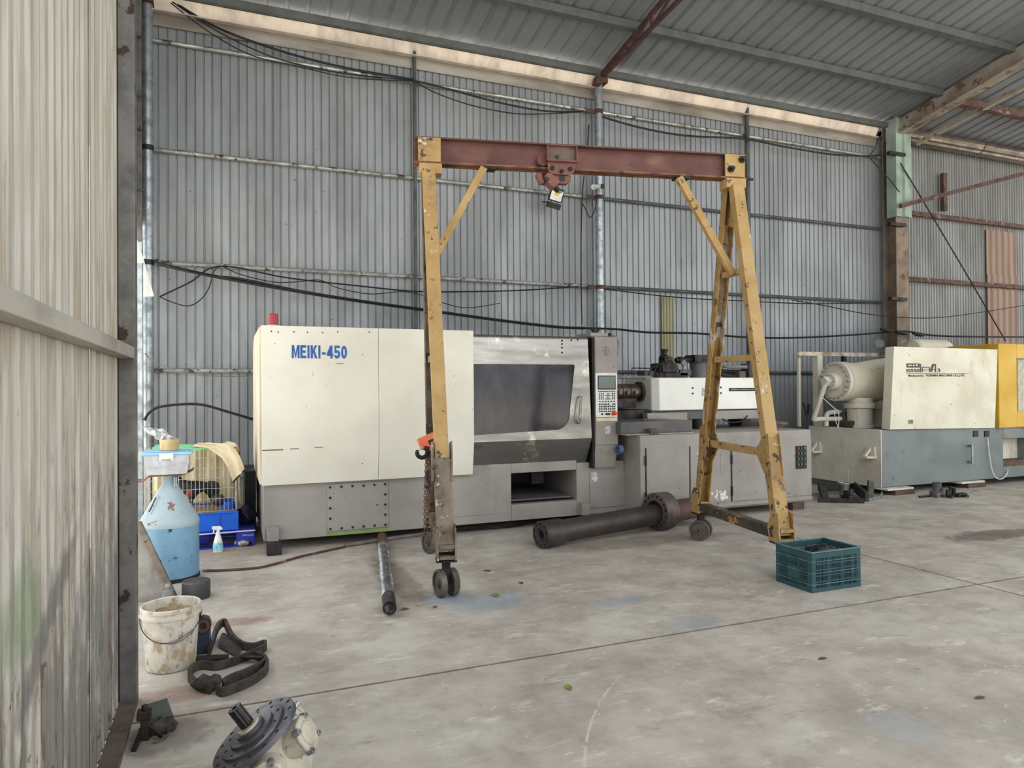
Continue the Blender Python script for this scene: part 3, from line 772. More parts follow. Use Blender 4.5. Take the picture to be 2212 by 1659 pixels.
# ---- injection side
IY = 7.62; IZ = 1.46
bb = build('barrel', MB().cyl((3.9, IY, IZ), (4.95, IY, IZ), .085, n=28), m_barrel, mk)
for k in range(6):
    x0 = 4.1+k*.115
    build('heater_band', MB().cyl((x0, IY, IZ), (x0+.105, IY, IZ), .098, n=28).box(x0+.03, x0+.08, IY-.125, IY-.09, IZ-.03, IZ+.01), m_barrel, bb)
build('barrel_flange', MB().cyl((4.82, IY, IZ), (4.9, IY, IZ), .125, n=28), m_barrel, bb)
build('oil_pipe', MB().tube(smooth_path([(4.40, 7.5, 1.54), (4.40, 7.5, 1.60), (4.43, 7.5, 1.635), (4.5, 7.5, 1.64), (4.95, 7.5, 1.64)], 5), .022, 10), m_hose, mk)
cov = [(4.93, 7.3), (6.62, 7.3), (6.66, 7.34), (6.66, 8.0), (4.86, 8.0), (4.86, 7.38)]
cv = build('injection_cover', MB().xy(cov, 1.225, 1.63), m_whitecov, mk, bevel=.012)
build('vent_slot', MB().box(5.98, 6.39, 7.294, 7.30, 1.455, 1.498), m_black, cv)
build('slot_bar', MB().box(6.0, 6.37, 7.29, 7.296, 1.468, 1.486), m_hose, cv)
for (px, py) in ((1496, 838), (1496, 850), (1557, 837), (1557, 849)):
    c0 = PY(px, py, 7.3); build('bolt', MB().cyl(c0, c0+V((0, -.006, 0)), .012, n=10), m_black, cv)
build('sticker', MB().box(5.56, 5.62, 7.297, 7.30, 1.40, 1.50), m_sticker, cv)
build('carriage', MB().box(4.85, 6.55, 7.36, 7.9, 1.10, 1.225), m_based, mk, bevel=.008)
build('carriage_head', MB().box(4.28, 4.85, 7.4, 7.85, 1.12, 1.24).box(4.36, 4.6, 7.45, 7.8, 1.24, 1.37), m_dark, mk, bevel=.006)
build('carriage_plate', MB().box(4.72, 5.3, 7.25, 7.36, 1.10, 1.20), m_base, mk, bevel=.004)
build('carriage_plate', MB().box(5.7, 6.55, 7.25, 7.36, 1.10, 1.21), m_base, mk, bevel=.004)
build('nozzle_carriage', MB().box(4.12, 4.55, 7.2, 7.8, 1.05, 1.12).box(4.3, 4.6, 7.3, 7.8, 1.27, 1.38).cyl((4.2, 7.25, 1.09), (4.75, 7.25, 1.09), .03, n=12), m_dark, mk, bevel=.004)
build('accumulator', MB().lathe([(0, 0), (.06, 0), (.085, .03), (.085, .07), (.05, .1), (.018, .11), (.015, .14), (0, .145)], (4.6, 7.12, 1.0), n=20), m_hose, mk)
build('pedestal', MB().cyl((5.55, 7.35, .98), (5.55, 7.35, 1.11), .09, n=20), m_dark, mk)
build('pedestal', MB().cyl((4.9, 7.5, .98), (4.9, 7.5, 1.11), .09, n=20), m_dark, mk)
mot = PY(1625, 903, 7.5)
build('screw_motor', MB().cyl((mot.x-.12, 7.7, 1.06), (mot.x+.25, 7.7, 1.06), .14, n=24).box(mot.x+.2, mot.x+.55, 7.5, 7.8, .97, 1.05), m_inside, mk)
build('spindle_end', MB().cyl((6.6, 7.45, 1.23), (6.78, 7.45, 1.23), .022, n=10), m_hose, mk)
cb = [PY(1560, 905, 7.2), PY(1578, 912, 7.2), PY(1600, 910, 7.2), PY(1615, 898, 7.2)]
build('cable', MB().tube(smooth_path(cb, 6), .009, 6), m_cable, mk)
# hydraulics on top of the cover
hv = build('valve_block', MB().box(5.02, 5.5, 7.5, 7.8, 1.62, 1.70).box(5.1, 5.32, 7.48, 7.75, 1.70, 1.82).box(5.16, 5.28, 7.52, 7.66, 1.80, 1.90), m_dark, mk, bevel=.006)
build('solenoid', MB().lathe([(0, 0), (.055, 0), (.07, .02), (.07, .05), (.04, .06), (.04, .11), (.05, .115), (.045, .14), (0, .14)], (5.2, 7.58, 1.86), n=16), m_black, hv)
build('valve_body', MB().box(4.86, 5.02, 7.52, 7.7, 1.63, 1.72).box(5.38, 5.55, 7.5, 7.66, 1.66, 1.74).box(5.30, 5.36, 7.5, 7.62, 1.70, 1.80), m_inside, hv, bevel=.004)
build('gauge', MB().cyl((5.42, 7.5, 1.82), (5.42, 7.47, 1.82), .035, n=14).cyl((5.42, 7.49, 1.7), (5.42, 7.49, 1.8), .008, n=6), m_hose, hv)
for k in range(4):
    xa = 4.9+k*.08
    build('hose', MB().tube(smooth_path([(xa, 7.5, 1.64), (xa+.02, 7.47, 1.74+.03*k), (xa+.1, 7.48, 1.78+.02*k), (xa+.2, 7.5, 1.74)], 5), .008, 6), m_dark, hv)
pu = build('hopper_pump', MB().lathe([(0, 0), (.12, 0), (.12, .2), (.13, .21), (.13, .23), (0, .24)], (5.78, 7.65, 1.62), n=24), m_based, mk)
build('pump_drive', MB().box(5.62, 5.95, 7.52, 7.74, 1.84, 1.93).cyl((5.38, 7.6, 1.86), (5.62, 7.6, 1.87), .035, n=12).cyl((5.42, 7.6, 1.862), (5.48, 7.6, 1.862), .046, n=12), m_dark, pu, bevel=.005)
for k, (dz, dy) in enumerate(((0, 0), (-.06, .06), (-.12, .02))):
    pth = [(5.85, 7.5+dy, 1.86+dz), (6.0, 7.5+dy, 1.82+dz), (6.12, 7.5+dy, 1.78+dz), (6.45, 7.5+dy, 1.775+dz), (6.52, 7.5+dy, 1.77+dz)]
    build('hydraulic_pipe', MB().tube(smooth_path(pth, 5), .026, 10), m_hose if k == 0 else m_dark, mk)
build('pipe_block', MB().box(6.44, 6.58, 7.45, 7.62, 1.63, 1.82).box(6.28, 6.38, 7.45, 7.6, 1.63, 1.72).cyl((6.5, 7.5, 1.82), (6.5, 7.5, 1.88), .03, n=10), m_inside, mk, bevel=.004)
build('handle', MB().tube([PY(1365, 795, 7.9), PY(1425, 796, 7.9)], .008, 6).tube([PY(1365, 795, 7.9), PY(1365, 812, 7.9)], .004, 6), m_dark, mk)
# injection base cabinet
KF = 6.6
cab = build('power_cabinet', MB().box(4.2, 6.64, KF, 8.1, .13, .985), m_base, mk, bevel=.012)
build('cabinet_skirt', MB().box(4.22, 6.64, KF-.01, KF, .13, .175).box(4.22, 6.64, KF+.05, 8.0, .10, .13), m_base, cab, bevel=.003)
d1 = build('cabinet_door', MB().box(4.275, 4.835, KF-.012, KF, .185, .845), m_base, cab, bevel=.004)
d2 = build('cabinet_door', MB().box(5.435, 6.045, KF-.012, KF, .185, .80), m_base, cab, bevel=.004)
build('cabinet_door', MB().box(4.86, 5.415, KF-.006, KF, .185, .84), m_base, cab, bevel=.004)
build('cabinet_door', MB().box(6.065, 6.635, KF-.008, KF, .185, .88), m_base, cab, bevel=.004)
build('hinge', MB().cyl((5.425, KF-.014, .25), (5.425, KF-.014, .36), .012, n=8).cyl((5.425, KF-.014, .62), (5.425, KF-.014, .72), .012, n=8), m_dark, d2)
build('hinge', MB().cyl((4.262, KF-.014, .25), (4.262, KF-.014, .36), .012, n=8).cyl((4.262, KF-.014, .66), (4.262, KF-.014, .76), .012, n=8), m_dark, d1)
for xg in (4.268, 4.848, 5.425, 6.055):
    build('door_gap', MB().box(xg-.006, xg+.006, KF-.004, KF+.001, .185, .845), m_black, cab)
build('name_plate', MB().box(5.12, 5.28, KF-.008, KF-.006, .50, .76).box(5.27, 5.285, KF-.010, KF-.006, .50, .76), m_base, cab)
pc = PY(1555, 1070, KF)
pm = MB()
random.seed(3)
for k in range(22):
    a_, b_ = random.gauss(0, .05), random.gauss(0, .035); s1 = random.uniform(.008, .022)
    pm.xz([(pc.x+a_+s1*math.cos(t)*random.uniform(.6, 1.2), pc.z+b_+s1*math.sin(t)*random.uniform(.6, 1.2)) for t in [2*math.pi*q/7 for q in range(7)]], KF-.0068-.0001*k, KF-.006)
build('paint_splash', pm, m_white, cab, smooth=None)
build('sticker', MB().box(4.95, 5.02, KF-.008, KF-.006, .68, .80), m_sticker, cab)
sw = build('switch_panel', MB().box(6.385, 6.55, KF-.018, KF-.008, .515, .79), m_black, cab)
for r in range(4):
    for c_ in range(3):
        mm = {(0, 0): m_redknob, (0, 1): mat('green_button', (40, 120, 80), None, 9), (0, 2): m_hose}.get((r, c_), m_based)
        build('button', MB().cyl((6.415+c_*.05, KF-.018, .765-r*.066), (6.415+c_*.05, KF-.03, .765-r*.066), .014, n=10), mm, sw)
build('slide_rail', MB().box(4.03, 4.98, KF+.12, 7.5, 1.0, 1.13), m_based, mk, bevel=.005)
build('slide_ledge', MB().box(4.05, 4.95, KF+.04, 7.4, .986, 1.0), m_base, mk, bevel=.003)
build('slide_block', MB().box(4.35, 4.46, KF+.02, KF+.11, .985, 1.05), m_inside, mk)
build('hydraulic_union', MB().cyl((6.35, 6.95, .985), (6.35, 6.95, 1.08), .06, n=14).cyl((6.2, 6.95, 1.06), (6.6, 6.95, 1.04), .02, n=8), mat('union_rust', (130, 100, 88), (96, 72, 62), 9, .7), mk)
for x0 in (4.4, 6.4):
    build('support_block', MB().box(x0, x0+.18, KF+.06, KF+.28, 0, .10), m_wood, mk)
    build('support_block', MB().box(x0, x0+.18, 7.7, 7.9, 0, .10), m_wood, mk)
tp = PY(1334, 972, 6.75)
single('tape_roll', MB().ring((tp.x-.0, tp.y, tp.z), (tp.x+.05, tp.y+.0, tp.z), .055, .033, 24), mat('blue_roll', (70, 92, 128), (52, 70, 104), 12), 'roll of blue sheet standing on the base beside the control column', 'roll')
sc_ = PY(1647, 950, 6.75)
spc = thing('spray_can', 'small white and purple aerosol can on the grey cabinet top', 'can', (sc_.x, 6.75, .985))
build('can_body', MB().lathe([(0, 0), (.03, 0), (.03, .12), (.022, .135), (0, .135)], n=16), mat('can_print', (210, 206, 214), (110, 90, 130), 18, .4), spc, local=True)
build('can_cap', MB().cyl((0, 0, .135), (0, 0, .165), .02, n=12), m_white, spc, local=True)

# ================================================================ second machine, cream cover and yellow door
m_cream2 = mat('old_cream_paint', (224, 220, 200), (208, 200, 178), 1.5, 0.5, chips=[((190, 176, 150), 0.2, 2.4, (1, 1, .35), .25), ((96, 80, 68), -.02, 14)])
m_dullwhite = mat('stained_white_plate', (224, 219, 206), (204, 196, 182), 2, 0.7, chips=[((122, 100, 80), 0.22, 3.2, (1, 2.2, .25), .2), ((224, 220, 206), .0, 5)])
m_gg = mat('grey_green_paint', (122, 130, 128), (110, 118, 116), 1.6, 0.5, chips=[((88, 88, 84), .18, 4, (1, 1, .5), .15)])
m_yel = mat('yellow_door_paint', (214, 172, 56), (200, 156, 44), 1.5, 0.5, chips=[((236, 200, 90), .28, 2, (1, 1, .5), .2)])
m_print = mat('black_print', (58, 58, 56), (70, 70, 66), 14, .6)
TF = 7.1
tm = thing('molding_press', 'cream press with yellow door on a grey-green base at the right wall', 'machine', (10.5, 7.8, 0))
b = MB().box(8.42, 10.96, TF, 8.4, .1, .9).box(10.96, 11.6, TF, 8.4, .1, .27).box(10.96, 11.6, TF, 8.4, .69, .9).box(11.6, 14.5, TF, 8.4, .1, .9)
tb = build('base', b, m_gg, tm, bevel=.012)
build('recess_lining', MB().box(10.96, 11.6, 7.9, 8.0, .27, .69).box(11.25, 11.6, 7.3, 7.9, .27, .69), m_dullwhite, tb)
build('recess_floor', MB().box(10.96, 11.6, 7.12, 7.9, .27, .36), m_wood, tb)
ep = build('end_plate', MB().box(8.405, 8.42, TF, 8.4, .1, .905), m_dullwhite, tm, bevel=.003)
for yy in (7.28, 8.25):
    build('lifting_lug', MB().prism([(8.405, yy-.11, .5), (8.405, yy+.11, .5), (8.405, yy+.03, .66), (8.405, yy-.09, .66)], (-.03, 0, 0)).prism([(8.39, yy-.11, .5), (8.39, yy+.11, .5), (8.28, yy+.06, .5), (8.28, yy-.06, .5)], (0, 0, .03)).bar((8.29, yy, .52), (8.39, yy-.02, .65), .05, .03), m_cream2, ep)
build('small_plate', MB().box(8.398, 8.405, 7.65, 7.95, .1, .3), m_dullwhite, ep)
tc = build('front_cover', MB().xz([(8.535, .905), (8.63, 2.06), (10.80, 2.05), (10.715, .868)], TF-.04, TF+.1), m_cream2, tm, bevel=.006)
TY = TF-.042
def tpx(px, py): return PY(px, py, TF-.04)
def trect(x0, y0, x1, y1):
    a, c = tpx(x0, y0), tpx(x1, y1); return a.x, c.x, c.z, a.z
x0, x1, z0, z1 = trect(1958, 785, 1986, 794)
lg = build('logo_block', MB().box(x0, x1, TY-.002, TY, z0, z1), m_print, tc)
build('logo_strokes', MB().box(x0+.02, x0+.1, TY-.003, TY-.002, z0+.02, z0+.03).box(x0+.03, x0+.1, TY-.003, TY-.002, z1-.03, z1-.02).box(x0+.12, x0+.16, TY-.003, TY-.002, z0+.02, z1-.02).box(x0+.18, x0+.22, TY-.003, TY-.002, z0+.02, z0+.045), m_cream2, lg)
x0, x1, z0, z1 = trect(1958, 797, 1986, 804)
build('model_lettering', fit_text('IS550', x0, x1, z0, z1, TY-.002, .02), m_print, tc)
gx0, gx1, gz0, gz1 = trect(1987, 786, 2031, 804)
lo_ = MB(); w_ = gx1-gx0; h_ = gz1-gz0
def seg(a, b, c, d): lo_.box(gx0+a*w_, gx0+b*w_, TY-.002, TY, gz0+c*h_, gz0+d*h_)
seg(0, .05, 0, 1); seg(.09, .13, 0, .62); seg(.13, .46, .56, .64); seg(.13, .46, .22, .30); seg(.44, .48, .30, .56)
for (a, b, c) in ((.44, .60, .05), (.52, .66, .05)):
    lo_.xz([(gx0+a*w_, gz0), (gx0+(a+c)*w_, gz0), (gx0+(b+c)*w_, gz1), (gx0+b*w_, gz1)], TY-.002, TY)
seg(.64, .78, .92, 1); seg(.73, .79, 0, 1); seg(.56, .75, .28, .36)
build('logo', lo_, m_print, tc)
build('logo_digit', fit_text('3', gx0+.84*w_, gx1, gz0, gz0+.45*h_, TY-.002, .01), m_print, tc)
x0, x1, z0, z1 = trect(1958, 805.5, 2092, 807)
build('logo_rule', MB().box(x0, x1, TY-.002, TY, z0, z0+.006), m_print, tc)
x0, x1, z0, z1 = trect(1962, 809, 1995, 815)
build('maker_lettering', fit_text('Manufactured by', x0, x1, z0, z1, TY-.002, .005), m_print, tc)
x0, x1, z0, z1 = trect(1999, 808.5, 2084, 814)
build('maker_lettering', fit_text('TOSHIBA MACHINE CO.,LTD.', x0, x1, z0, z1, TY-.002, .02), m_print, tc)
x0, x1, z0, z1 = trect(1962, 907, 1972, 915)
build('rating_plate', MB().box(x0, x1, TY-.003, TY, z0, z1), m_hose, tc)
yd = build('yellow_door', MB().box(10.80, 11.22, TF-.05, 8.2, .865, 2.14).box(11.22, 12.3, TF-.05, 8.2, .865, 1.11).box(11.22, 12.3, TF-.05, 8.2, 1.915, 2.14).box(12.3, 14.0, TF-.05, 8.2, .865, 2.14), m_yel, tm, bevel=.008)
build('window', MB().box(11.22, 12.3, TF-.03, TF-.02, 1.11, 1.915), clear_plastic('hazy_window', (200, 198, 176), .8, .2), yd)
build('window_frame', MB().xz([(11.215, 1.915), (11.215, 1.105), (11.235, 1.105), (11.235, 1.915)], TF-.054, TF-.03).box(11.215, 12.3, TF-.054, TF-.03, 1.905, 1.925), m_hose, yd)
hd = PY(2091, 960, TF); hd2 = PY(2091, 1001, TF)
hb = build('grab_handle', MB().cyl((hd.x, TF-.06, hd.z), (hd.x, TF-.06, hd2.z), .016, n=12), m_galv, tm)
build('handle_mount', MB().cyl((hd.x, TF, hd.z-.02), (hd.x, TF-.06, hd.z-.02), .02, n=10).cyl((hd.x, TF, hd2.z+.02), (hd.x, TF-.06, hd2.z+.02), .02, n=10), m_galv, hb)
for px in (2107, 2131):
    c0 = PY(px, 937, TF); build('socket', MB().box(c0.x-.055, c0.x+.055, TF-.012, TF, c0.z-.045, c0.z+.045), m_black, tm, bevel=.004)
cp_ = [PY(2133, 945, TF-.02), PY(2137, 980, TF-.03), PY(2143, 1015, TF-.04), PY(2152, 1032, TF-.04), PY(2165, 1034, TF-.04), PY(2176, 1022, TF-.03), PY(2176, 1010, TF+.02)]
build('cord', MB().tube(smooth_path(cp_, 6), .008, 6), m_white, tm)
tmo = PY(2095, 743, 7.9)
mo = build('top_motor', MB().lathe([(0, 0), (.12, 0), (.15, .03), (.15, .7), (.12, .78), (0, .8)], (10.2, 8.0, 2.11), (1, 0, 0), 24), m_cream2, tm)
build('motor_feet', MB().box(10.3, 10.9, 7.9, 8.1, 2.03, 2.07), m_dark, mo)
# injection cylinder
AY, AZ = 7.78, 1.585
cy = build('cylinder', MB().lathe([(0, 0), (.29, 0), (.29, .1), (.275, .12), (.275, .35), (.33, .75), (.38, 1.2), (.38, 1.5), (0, 1.5)], (8.36, AY, AZ), (1, 0, 0), 40), m_cream2, tm)
cap = build('end_cap', MB().lathe([(0, 0), (.285, 0), (.29, .005), (.29, .06), (.285, .065), (0, .065)], (8.29, AY, AZ), (1, 0, 0), 40), m_dullwhite, cy)
m_boltw = mat('pale_bolt', (196, 190, 176), (150, 140, 126), 12, .5, .3)
me_b = None
for k in range(20):
    a = 2*math.pi*k/20
    if me_b is None:
        me_b = build('bolt', MB().cyl((0, 0, 0), (-.03, 0, 0), .02, .019, 6), m_boltw, cy, local=True); o = me_b
    else: o = inst(me_b, cy)
    o.location = V((8.29, AY+.25*math.cos(a), AZ+.25*math.sin(a)))-tm.location
build('hub', MB().lathe([(0, 0), (.11, 0), (.125, .02), (.125, .10), (0, .10)], (8.19, AY, AZ), (1, 0, 0), 28), m_dullwhite, cy)
for k in range(10):
    a = 2*math.pi*k/10
    o = inst(me_b, cy, V((8.19, AY+.09*math.cos(a), AZ+.09*math.sin(a)))-tm.location); o.scale = (.7, .6, .6)
build('hub_block', MB().obox((8.13, AY, AZ), (.1, .1, .1), Matrix.Rotation(R(45), 3, 'X')), m_dullwhite, cy, bevel=.004)
q0 = V((8.1, AY, AZ-.05)); q1 = PX(1757, 905, 8.1)
q2 = V((8.1, q1.y, q1.z)); q3 = V((8.75, q1.y-.05, q1.z-.01))
build('feed_pipe', MB().tube([q0, q0+(q2-q0)*.9]+smooth_path([q0+(q2-q0)*.92, q2+V((.01, 0, -.01)), q2+(q3-q2)*.12], 4)+[q3], .035, 12), m_dullwhite, cy)
# standing cylinders
def stand(px, py, prof, nm):
    c = PY(px, py, 7.75); return build(nm, MB().lathe(prof, (c.x, 7.75, .9), n=28), m_dullwhite, tm)
stand(1858, 920, [(0, 0), (.2, 0), (.2, .03), (.175, .04), (.175, .28), (.22, .29), (.22, .36), (.18, .37), (.18, .44), (0, .44)], 'guide_cylinder')
stand(1908, 920, [(0, 0), (.16, 0), (.13, .03), (.13, .26), (.2, .27), (.2, .56), (0, .56)], 'guide_cylinder')
build('return_bend', MB().tube(smooth_path([PY(1785, 920, 8.0), PY(1785, 900, 8.0), PY(1790, 892, 8.0), PY(1800, 890, 8.0), PY(1815, 890, 8.0)], 5), .035, 12), m_dullwhite, tm)
build('valve_cluster', MB().box(8.6, 8.95, 7.9, 8.2, .9, 1.12).box(8.5, 8.7, 7.7, 7.8, .9, 1.0).cyl((8.75, 7.8, 1.1), (8.75, 7.8, 1.22), .06, n=12), m_inside, tm, bevel=.005)
wl_ = [PY(1776, 858, 7.6), PY(1800, 880, 7.6), PY(1811, 890, 7.6), PY(1812, 912, 7.6), PY(1811, 924, 7.6)]
build('wire', MB().tube(smooth_path(wl_, 4), .006, 5), m_white, tm)
wl_ = [PY(1803, 885, 7.6), PY(1804, 905, 7.6), PY(1811, 924, 7.6)]
build('wire', MB().tube(smooth_path(wl_, 4), .006, 5), m_white, tm)
# pipe rail behind the cylinder
RY = 8.3
r0, r1 = PY(1723, 764, RY), PY(1925, 768, RY)
rl = build('top_rail', MB().box(r0.x, r1.x+.3, RY-.03, RY+.03, r0.z-.03, r0.z+.03), mat('rail_paint', (216, 206, 186), (150, 128, 106), 5, .6), tm)
u1 = PY(1766, 770, RY)
build('upright', MB().box(u1.x-.05, u1.x+.05, RY-.05, RY+.05, .9, r0.z-.03), m_cream2, rl)
u2 = PY(1725, 770, RY+.05)
build('upright', MB().box(u2.x-.02, u2.x+.02, RY+.03, RY+.07, .9, r0.z-.06), m_dullwhite, rl)
u3 = PY(1823, 775, RY)
build('upright', MB().box(u3.x-.03, u3.x+.03, RY-.03, RY+.03, 1.6, r0.z-.03), m_black, rl)
build('lever', MB().tube([PY(1744, 905, 7.9), PY(1736, 870, 7.9)], .014, 8).cyl(PY(1748, 895, 7.9), PY(1748, 873, 7.9), .03, n=12), m_black, tm)
build('gauge', MB().cyl(PY(1900, 742, 8.2), PY(1900, 742, 8.1), .07, n=20).box(9.72, 9.84, 8.12, 8.2, 2.0, 2.1), m_hose, tm)
# packing under it
for (xx, yy, l) in ((8.55, 7.0, .4), (10.1, 7.05, .4)):
    single('packing_timber', MB().box(xx, xx+.38, yy, yy+.2, 0, .07), m_wood, 'weathered timber packing under the %s of the cream press' % ('end plate' if xx < 9 else 'grab handle'), 'timber', 'timbers under the press')
    single('packing_plate', MB().obox((xx+.1, yy+.14, .084), (.5, .3, .026)), m_dullwhite, 'pale flat plate on the timber under the %s of the press' % ('end plate' if xx < 9 else 'grab handle'), 'plate', 'packing plates under the press', bevel=.004)

# ================================================================ yellow gantry crane
m_gy = mat('worn_yellow', (180, 150, 100), (164, 132, 80), 3, .55, chips=[((128, 102, 70), .28, 4, (1, 1, .6), .2), ((206, 200, 190), .04, 9), ((74, 60, 50), .16, 13)])
m_gyw = mat('flaked_yellow', (170, 138, 84), (146, 114, 68), 4, .6, chips=[((190, 186, 182), .30, 7, (1, 1, .45)), ((104, 80, 56), .2, 6), ((64, 54, 48), .08, 12)])
m_gyd = mat('grimy_yellow', (176, 144, 90), (150, 120, 76), 5, .6, chips=[((98, 80, 64), .42, 6, (1, 1, .6), .14), ((196, 184, 164), .16, 8), ((58, 50, 46), .3, 12)])
m_grime = mat('bare_grimy_steel', (128, 116, 100), (96, 86, 76), 6, .55, .35, chips=[((74, 66, 60), .34, 4, (1, 1, .6), .15), ((178, 160, 116), .2, 9), ((52, 46, 42), .2, 14)])
m_beam = mat('red_oxide_beam', (112, 76, 68), (92, 64, 60), 3, .7, .05, chips=[((134, 94, 80), .3, 3, (1, 1, 1), .2), ((72, 54, 52), .3, 6, (1, 1, 1), .15)])
m_beamlip = mat('rusty_flange', (138, 96, 66), (100, 66, 52), 6, .75, chips=[((84, 56, 46), .3, 8)])
m_trol = mat('trolley_red', (126, 80, 70), (104, 68, 62), 5, .6, chips=[((98, 70, 62), .36, 5, (1, 1, 1), .1)])
m_troldark = mat('trolley_inner', (112, 92, 82), (86, 72, 66), 6, .65)
m_basebeam = mat('black_yellow_beam', (84, 74, 66), (64, 56, 52), 5, .6, chips=[((176, 140, 70), .34, 6, (1, .5, 1)), ((44, 40, 38), .3, 10)])
gan = thing('gantry_crane', 'tall yellow A-frame gantry crane with rust-red I-beam on twin-wheel casters', 'crane', (2.945, 5.33, 0), R(-12))
def gb(name, mb, m, parent=gan, **kw): return build(name, mb, m, parent, local=True, **kw)
# I-beam
BZ0, BZ1 = 3.355, 3.572
beam = gb('i_beam', MB().box(-1.53, 1.40, -.005, .005, BZ0, BZ1), m_beam)
gb('top_flange', MB().box(-1.53, 1.40, -.06, .06, BZ1-.012, BZ1), m_beam, beam)
gb('bottom_flange', MB().box(-1.53, 1.40, -.06, .06, BZ0, BZ0+.014), m_beamlip, beam)
for s0, s1 in ((-1.50, -1.315), (1.19, 1.375)):
    for v in (-.064, .052):
        gb('beam_plate', MB().box(s0, s1, v, v+.012, BZ0+.012, BZ1-.008), m_gyd if s0 < 0 else m_gy, beam)
    gb('saddle', MB().box(s0+.01, s1+.01, -.07, .07, BZ0-.085, BZ0-.002), m_gy, gan, bevel=.004)
for (s, z) in ((1.24, 3.43), (1.345, 3.52)):
    gb('bolt', MB().cyl((s, -.064, z), (s, -.12, z), .016, n=10).cyl((s, -.064, z), (s, -.082, z), .032, n=6), m_dark, beam)
gb('stop_pin', MB().cyl((1.40, -.03, 3.36), (1.47, -.03, 3.36), .012, n=8).box(1.395, 1.41, -.06, .06, 3.33, 3.38), m_dark, beam)
for pa, pb in (((-.955, 3.345), (-1.36, 2.60)), ((.765, 3.345), (1.255, 2.505))):
    gb('knee_brace', MB().bar((pa[0], -.03, pa[1]), (pb[0], -.05, pb[1]), .06, .055, (0, 1, 0)), m_gy, gan, bevel=.003)
    gb('brace_lug', MB().box(pa[0]-.03, pa[0]+.1, -.05, .05, BZ0-.02, BZ0-.001), m_dark, gan)
def channel(p0, p1, w, d, t=.008, open_dir=-1):
    """C-section leg: web at the back, two flanges; w along s, d along v"""
    mb = MB(); p0 = V(p0); p1 = V(p1); ax = (p1-p0).normalized(); sx = V((1, 0, 0)); sx = (sx-ax*sx.dot(ax)).normalized(); sv = ax.cross(sx)
    if sv.y < 0: sv = -sv
    rot = Matrix((sx, sv, ax)).transposed(); c = (p0+p1)/2; L = (p1-p0).length
    mb.obox(c+sv*(-open_dir*(d/2-t/2)), (w, t, L), rot)
    for sg in (-1, 1): mb.obox(c+sx*(sg*(w/2-t/2)), (t, d, L), rot)
    return mb
FZ = .30
legs = {}
for side, st, sb, in ((-1, -1.415, -1.345), (1, 1.295, 1.325)):
    for fr in (-1, 1):
        top = V((st, fr*.055, BZ0-.07)); bot = V((sb if not (side == 1 and fr == 1) else 1.29, fr*.69, FZ+.02))
        mid = top.lerp(bot, .775 if side == -1 else .74)
        if fr == -1:
            up = (0, 1, .2)
            leg = gb('leg', MB().bar(top, bot, .105, .085, (0, 1, 0)), m_gy if side == 1 else m_gy, gan, bevel=.004)
            if side == -1:
                gb('leg_sleeve', MB().bar(mid, bot, .125, .10, (0, 1, 0)), m_grime, leg, bevel=.004)
                for sg in (-1, 1):
                    gb('sleeve_plate', MB().bar(mid+V((sg*.07, .02, .12)), mid+V((sg*.068, -.04, -.17)), .014, .12, (0, 1, 0)), m_grime, leg, bevel=.003)
            else:
                gb('leg_lower', MB().bar(mid, bot, .112, .09, (0, 1, 0)), m_gyd, leg, bevel=.004)
        else:
            leg = gb('leg', channel(top, mid, .105, .09), m_gyw if side == 1 else m_grime, gan)
            gb('leg_lower', channel(mid, bot, .11, .10), m_gyd if side == 1 else m_grime, leg)
        legs[(side, fr)] = (top, bot)
        # foot: two side plates and a hollow end, caster plate
        mm = m_gyd if side == 1 else m_grime
        ft = gb('foot', MB().box(bot.x-.055, bot.x+.055, bot.y-.075, bot.y+.075, FZ-.02, FZ+.005).box(bot.x-.055, bot.x+.055, bot.y-.075, bot.y+.075, FZ+.06, FZ+.085), mm, gan)
        for sg in (-1, 1):
            gb('foot_plate', MB().yz([(bot.y-.08, FZ-.025), (bot.y+.08, FZ-.025), (bot.y+.10, FZ+.09), (bot.y+.03 - .0*fr, FZ+.22), (bot.y-.05, FZ+.2)], bot.x+sg*.058, bot.x+sg*.07), mm, ft)
        gb('caster_plate', MB().box(bot.x-.075, bot.x+.075, bot.y-.075, bot.y+.075, FZ-.04, FZ-.028), m_dark, ft, bevel=.003)
    # rungs
    n0, n1 = legs[(side, -1)]; f0, f1 = legs[(side, 1)]
    def at(a, b, z): return a.lerp(b, (a.z-z)/(a.z-b.z))
    for z, w in ((2.52, .05), (1.755, .055), (.96, .06)):
        gb('rung', MB().bar(at(n0, n1, z)+V((0, .03, 0)), at(f0, f1, z)+V((0, -.02, .01)), .06, w), m_gy if side == 1 else m_grime, gan, bevel=.003)
    for (a, b, sg) in ((n0, n1, 1), (f0, f1, -1)):
        for dx in (-.05, .05):
            if side == -1 and sg == 1: continue
            c = at(a, b, .96)
            gb('gusset', MB().yz([(c.y-sg*.04+.0, c.z+.17), (c.y+sg*.03, c.z+.15), (c.y+sg*.13, c.z+.05), (c.y+sg*.13, c.z-.03), (c.y+sg*.02, c.z-.16), (c.y-sg*.09, c.z-.17)], c.x+dx-.004, c.x+dx+.004), m_gyd if side == 1 else m_grime, gan)
    gb('apex_plate', MB().yz([(-.1, BZ0-.085), (.1, BZ0-.085), (.16, BZ0-.36), (.02, BZ0-.42), (-.02, BZ0-.42), (-.14, BZ0-.34)], st+.035*0-.006, st+.006), m_gy, gan)
    bb_ = gb('base_beam', MB().bar((n1.x, n1.y+.06, FZ+.03), (f1.x, f1.y-.06, FZ+.03), .09, .085), m_basebeam if side == 1 else m_grime, gan, bevel=.004)
    if side == 1:
        gb('paint_label', MB().box(n1.x-.0475, n1.x-.0455, -.02, .09, FZ+.01, FZ+.055), m_white, bb_)
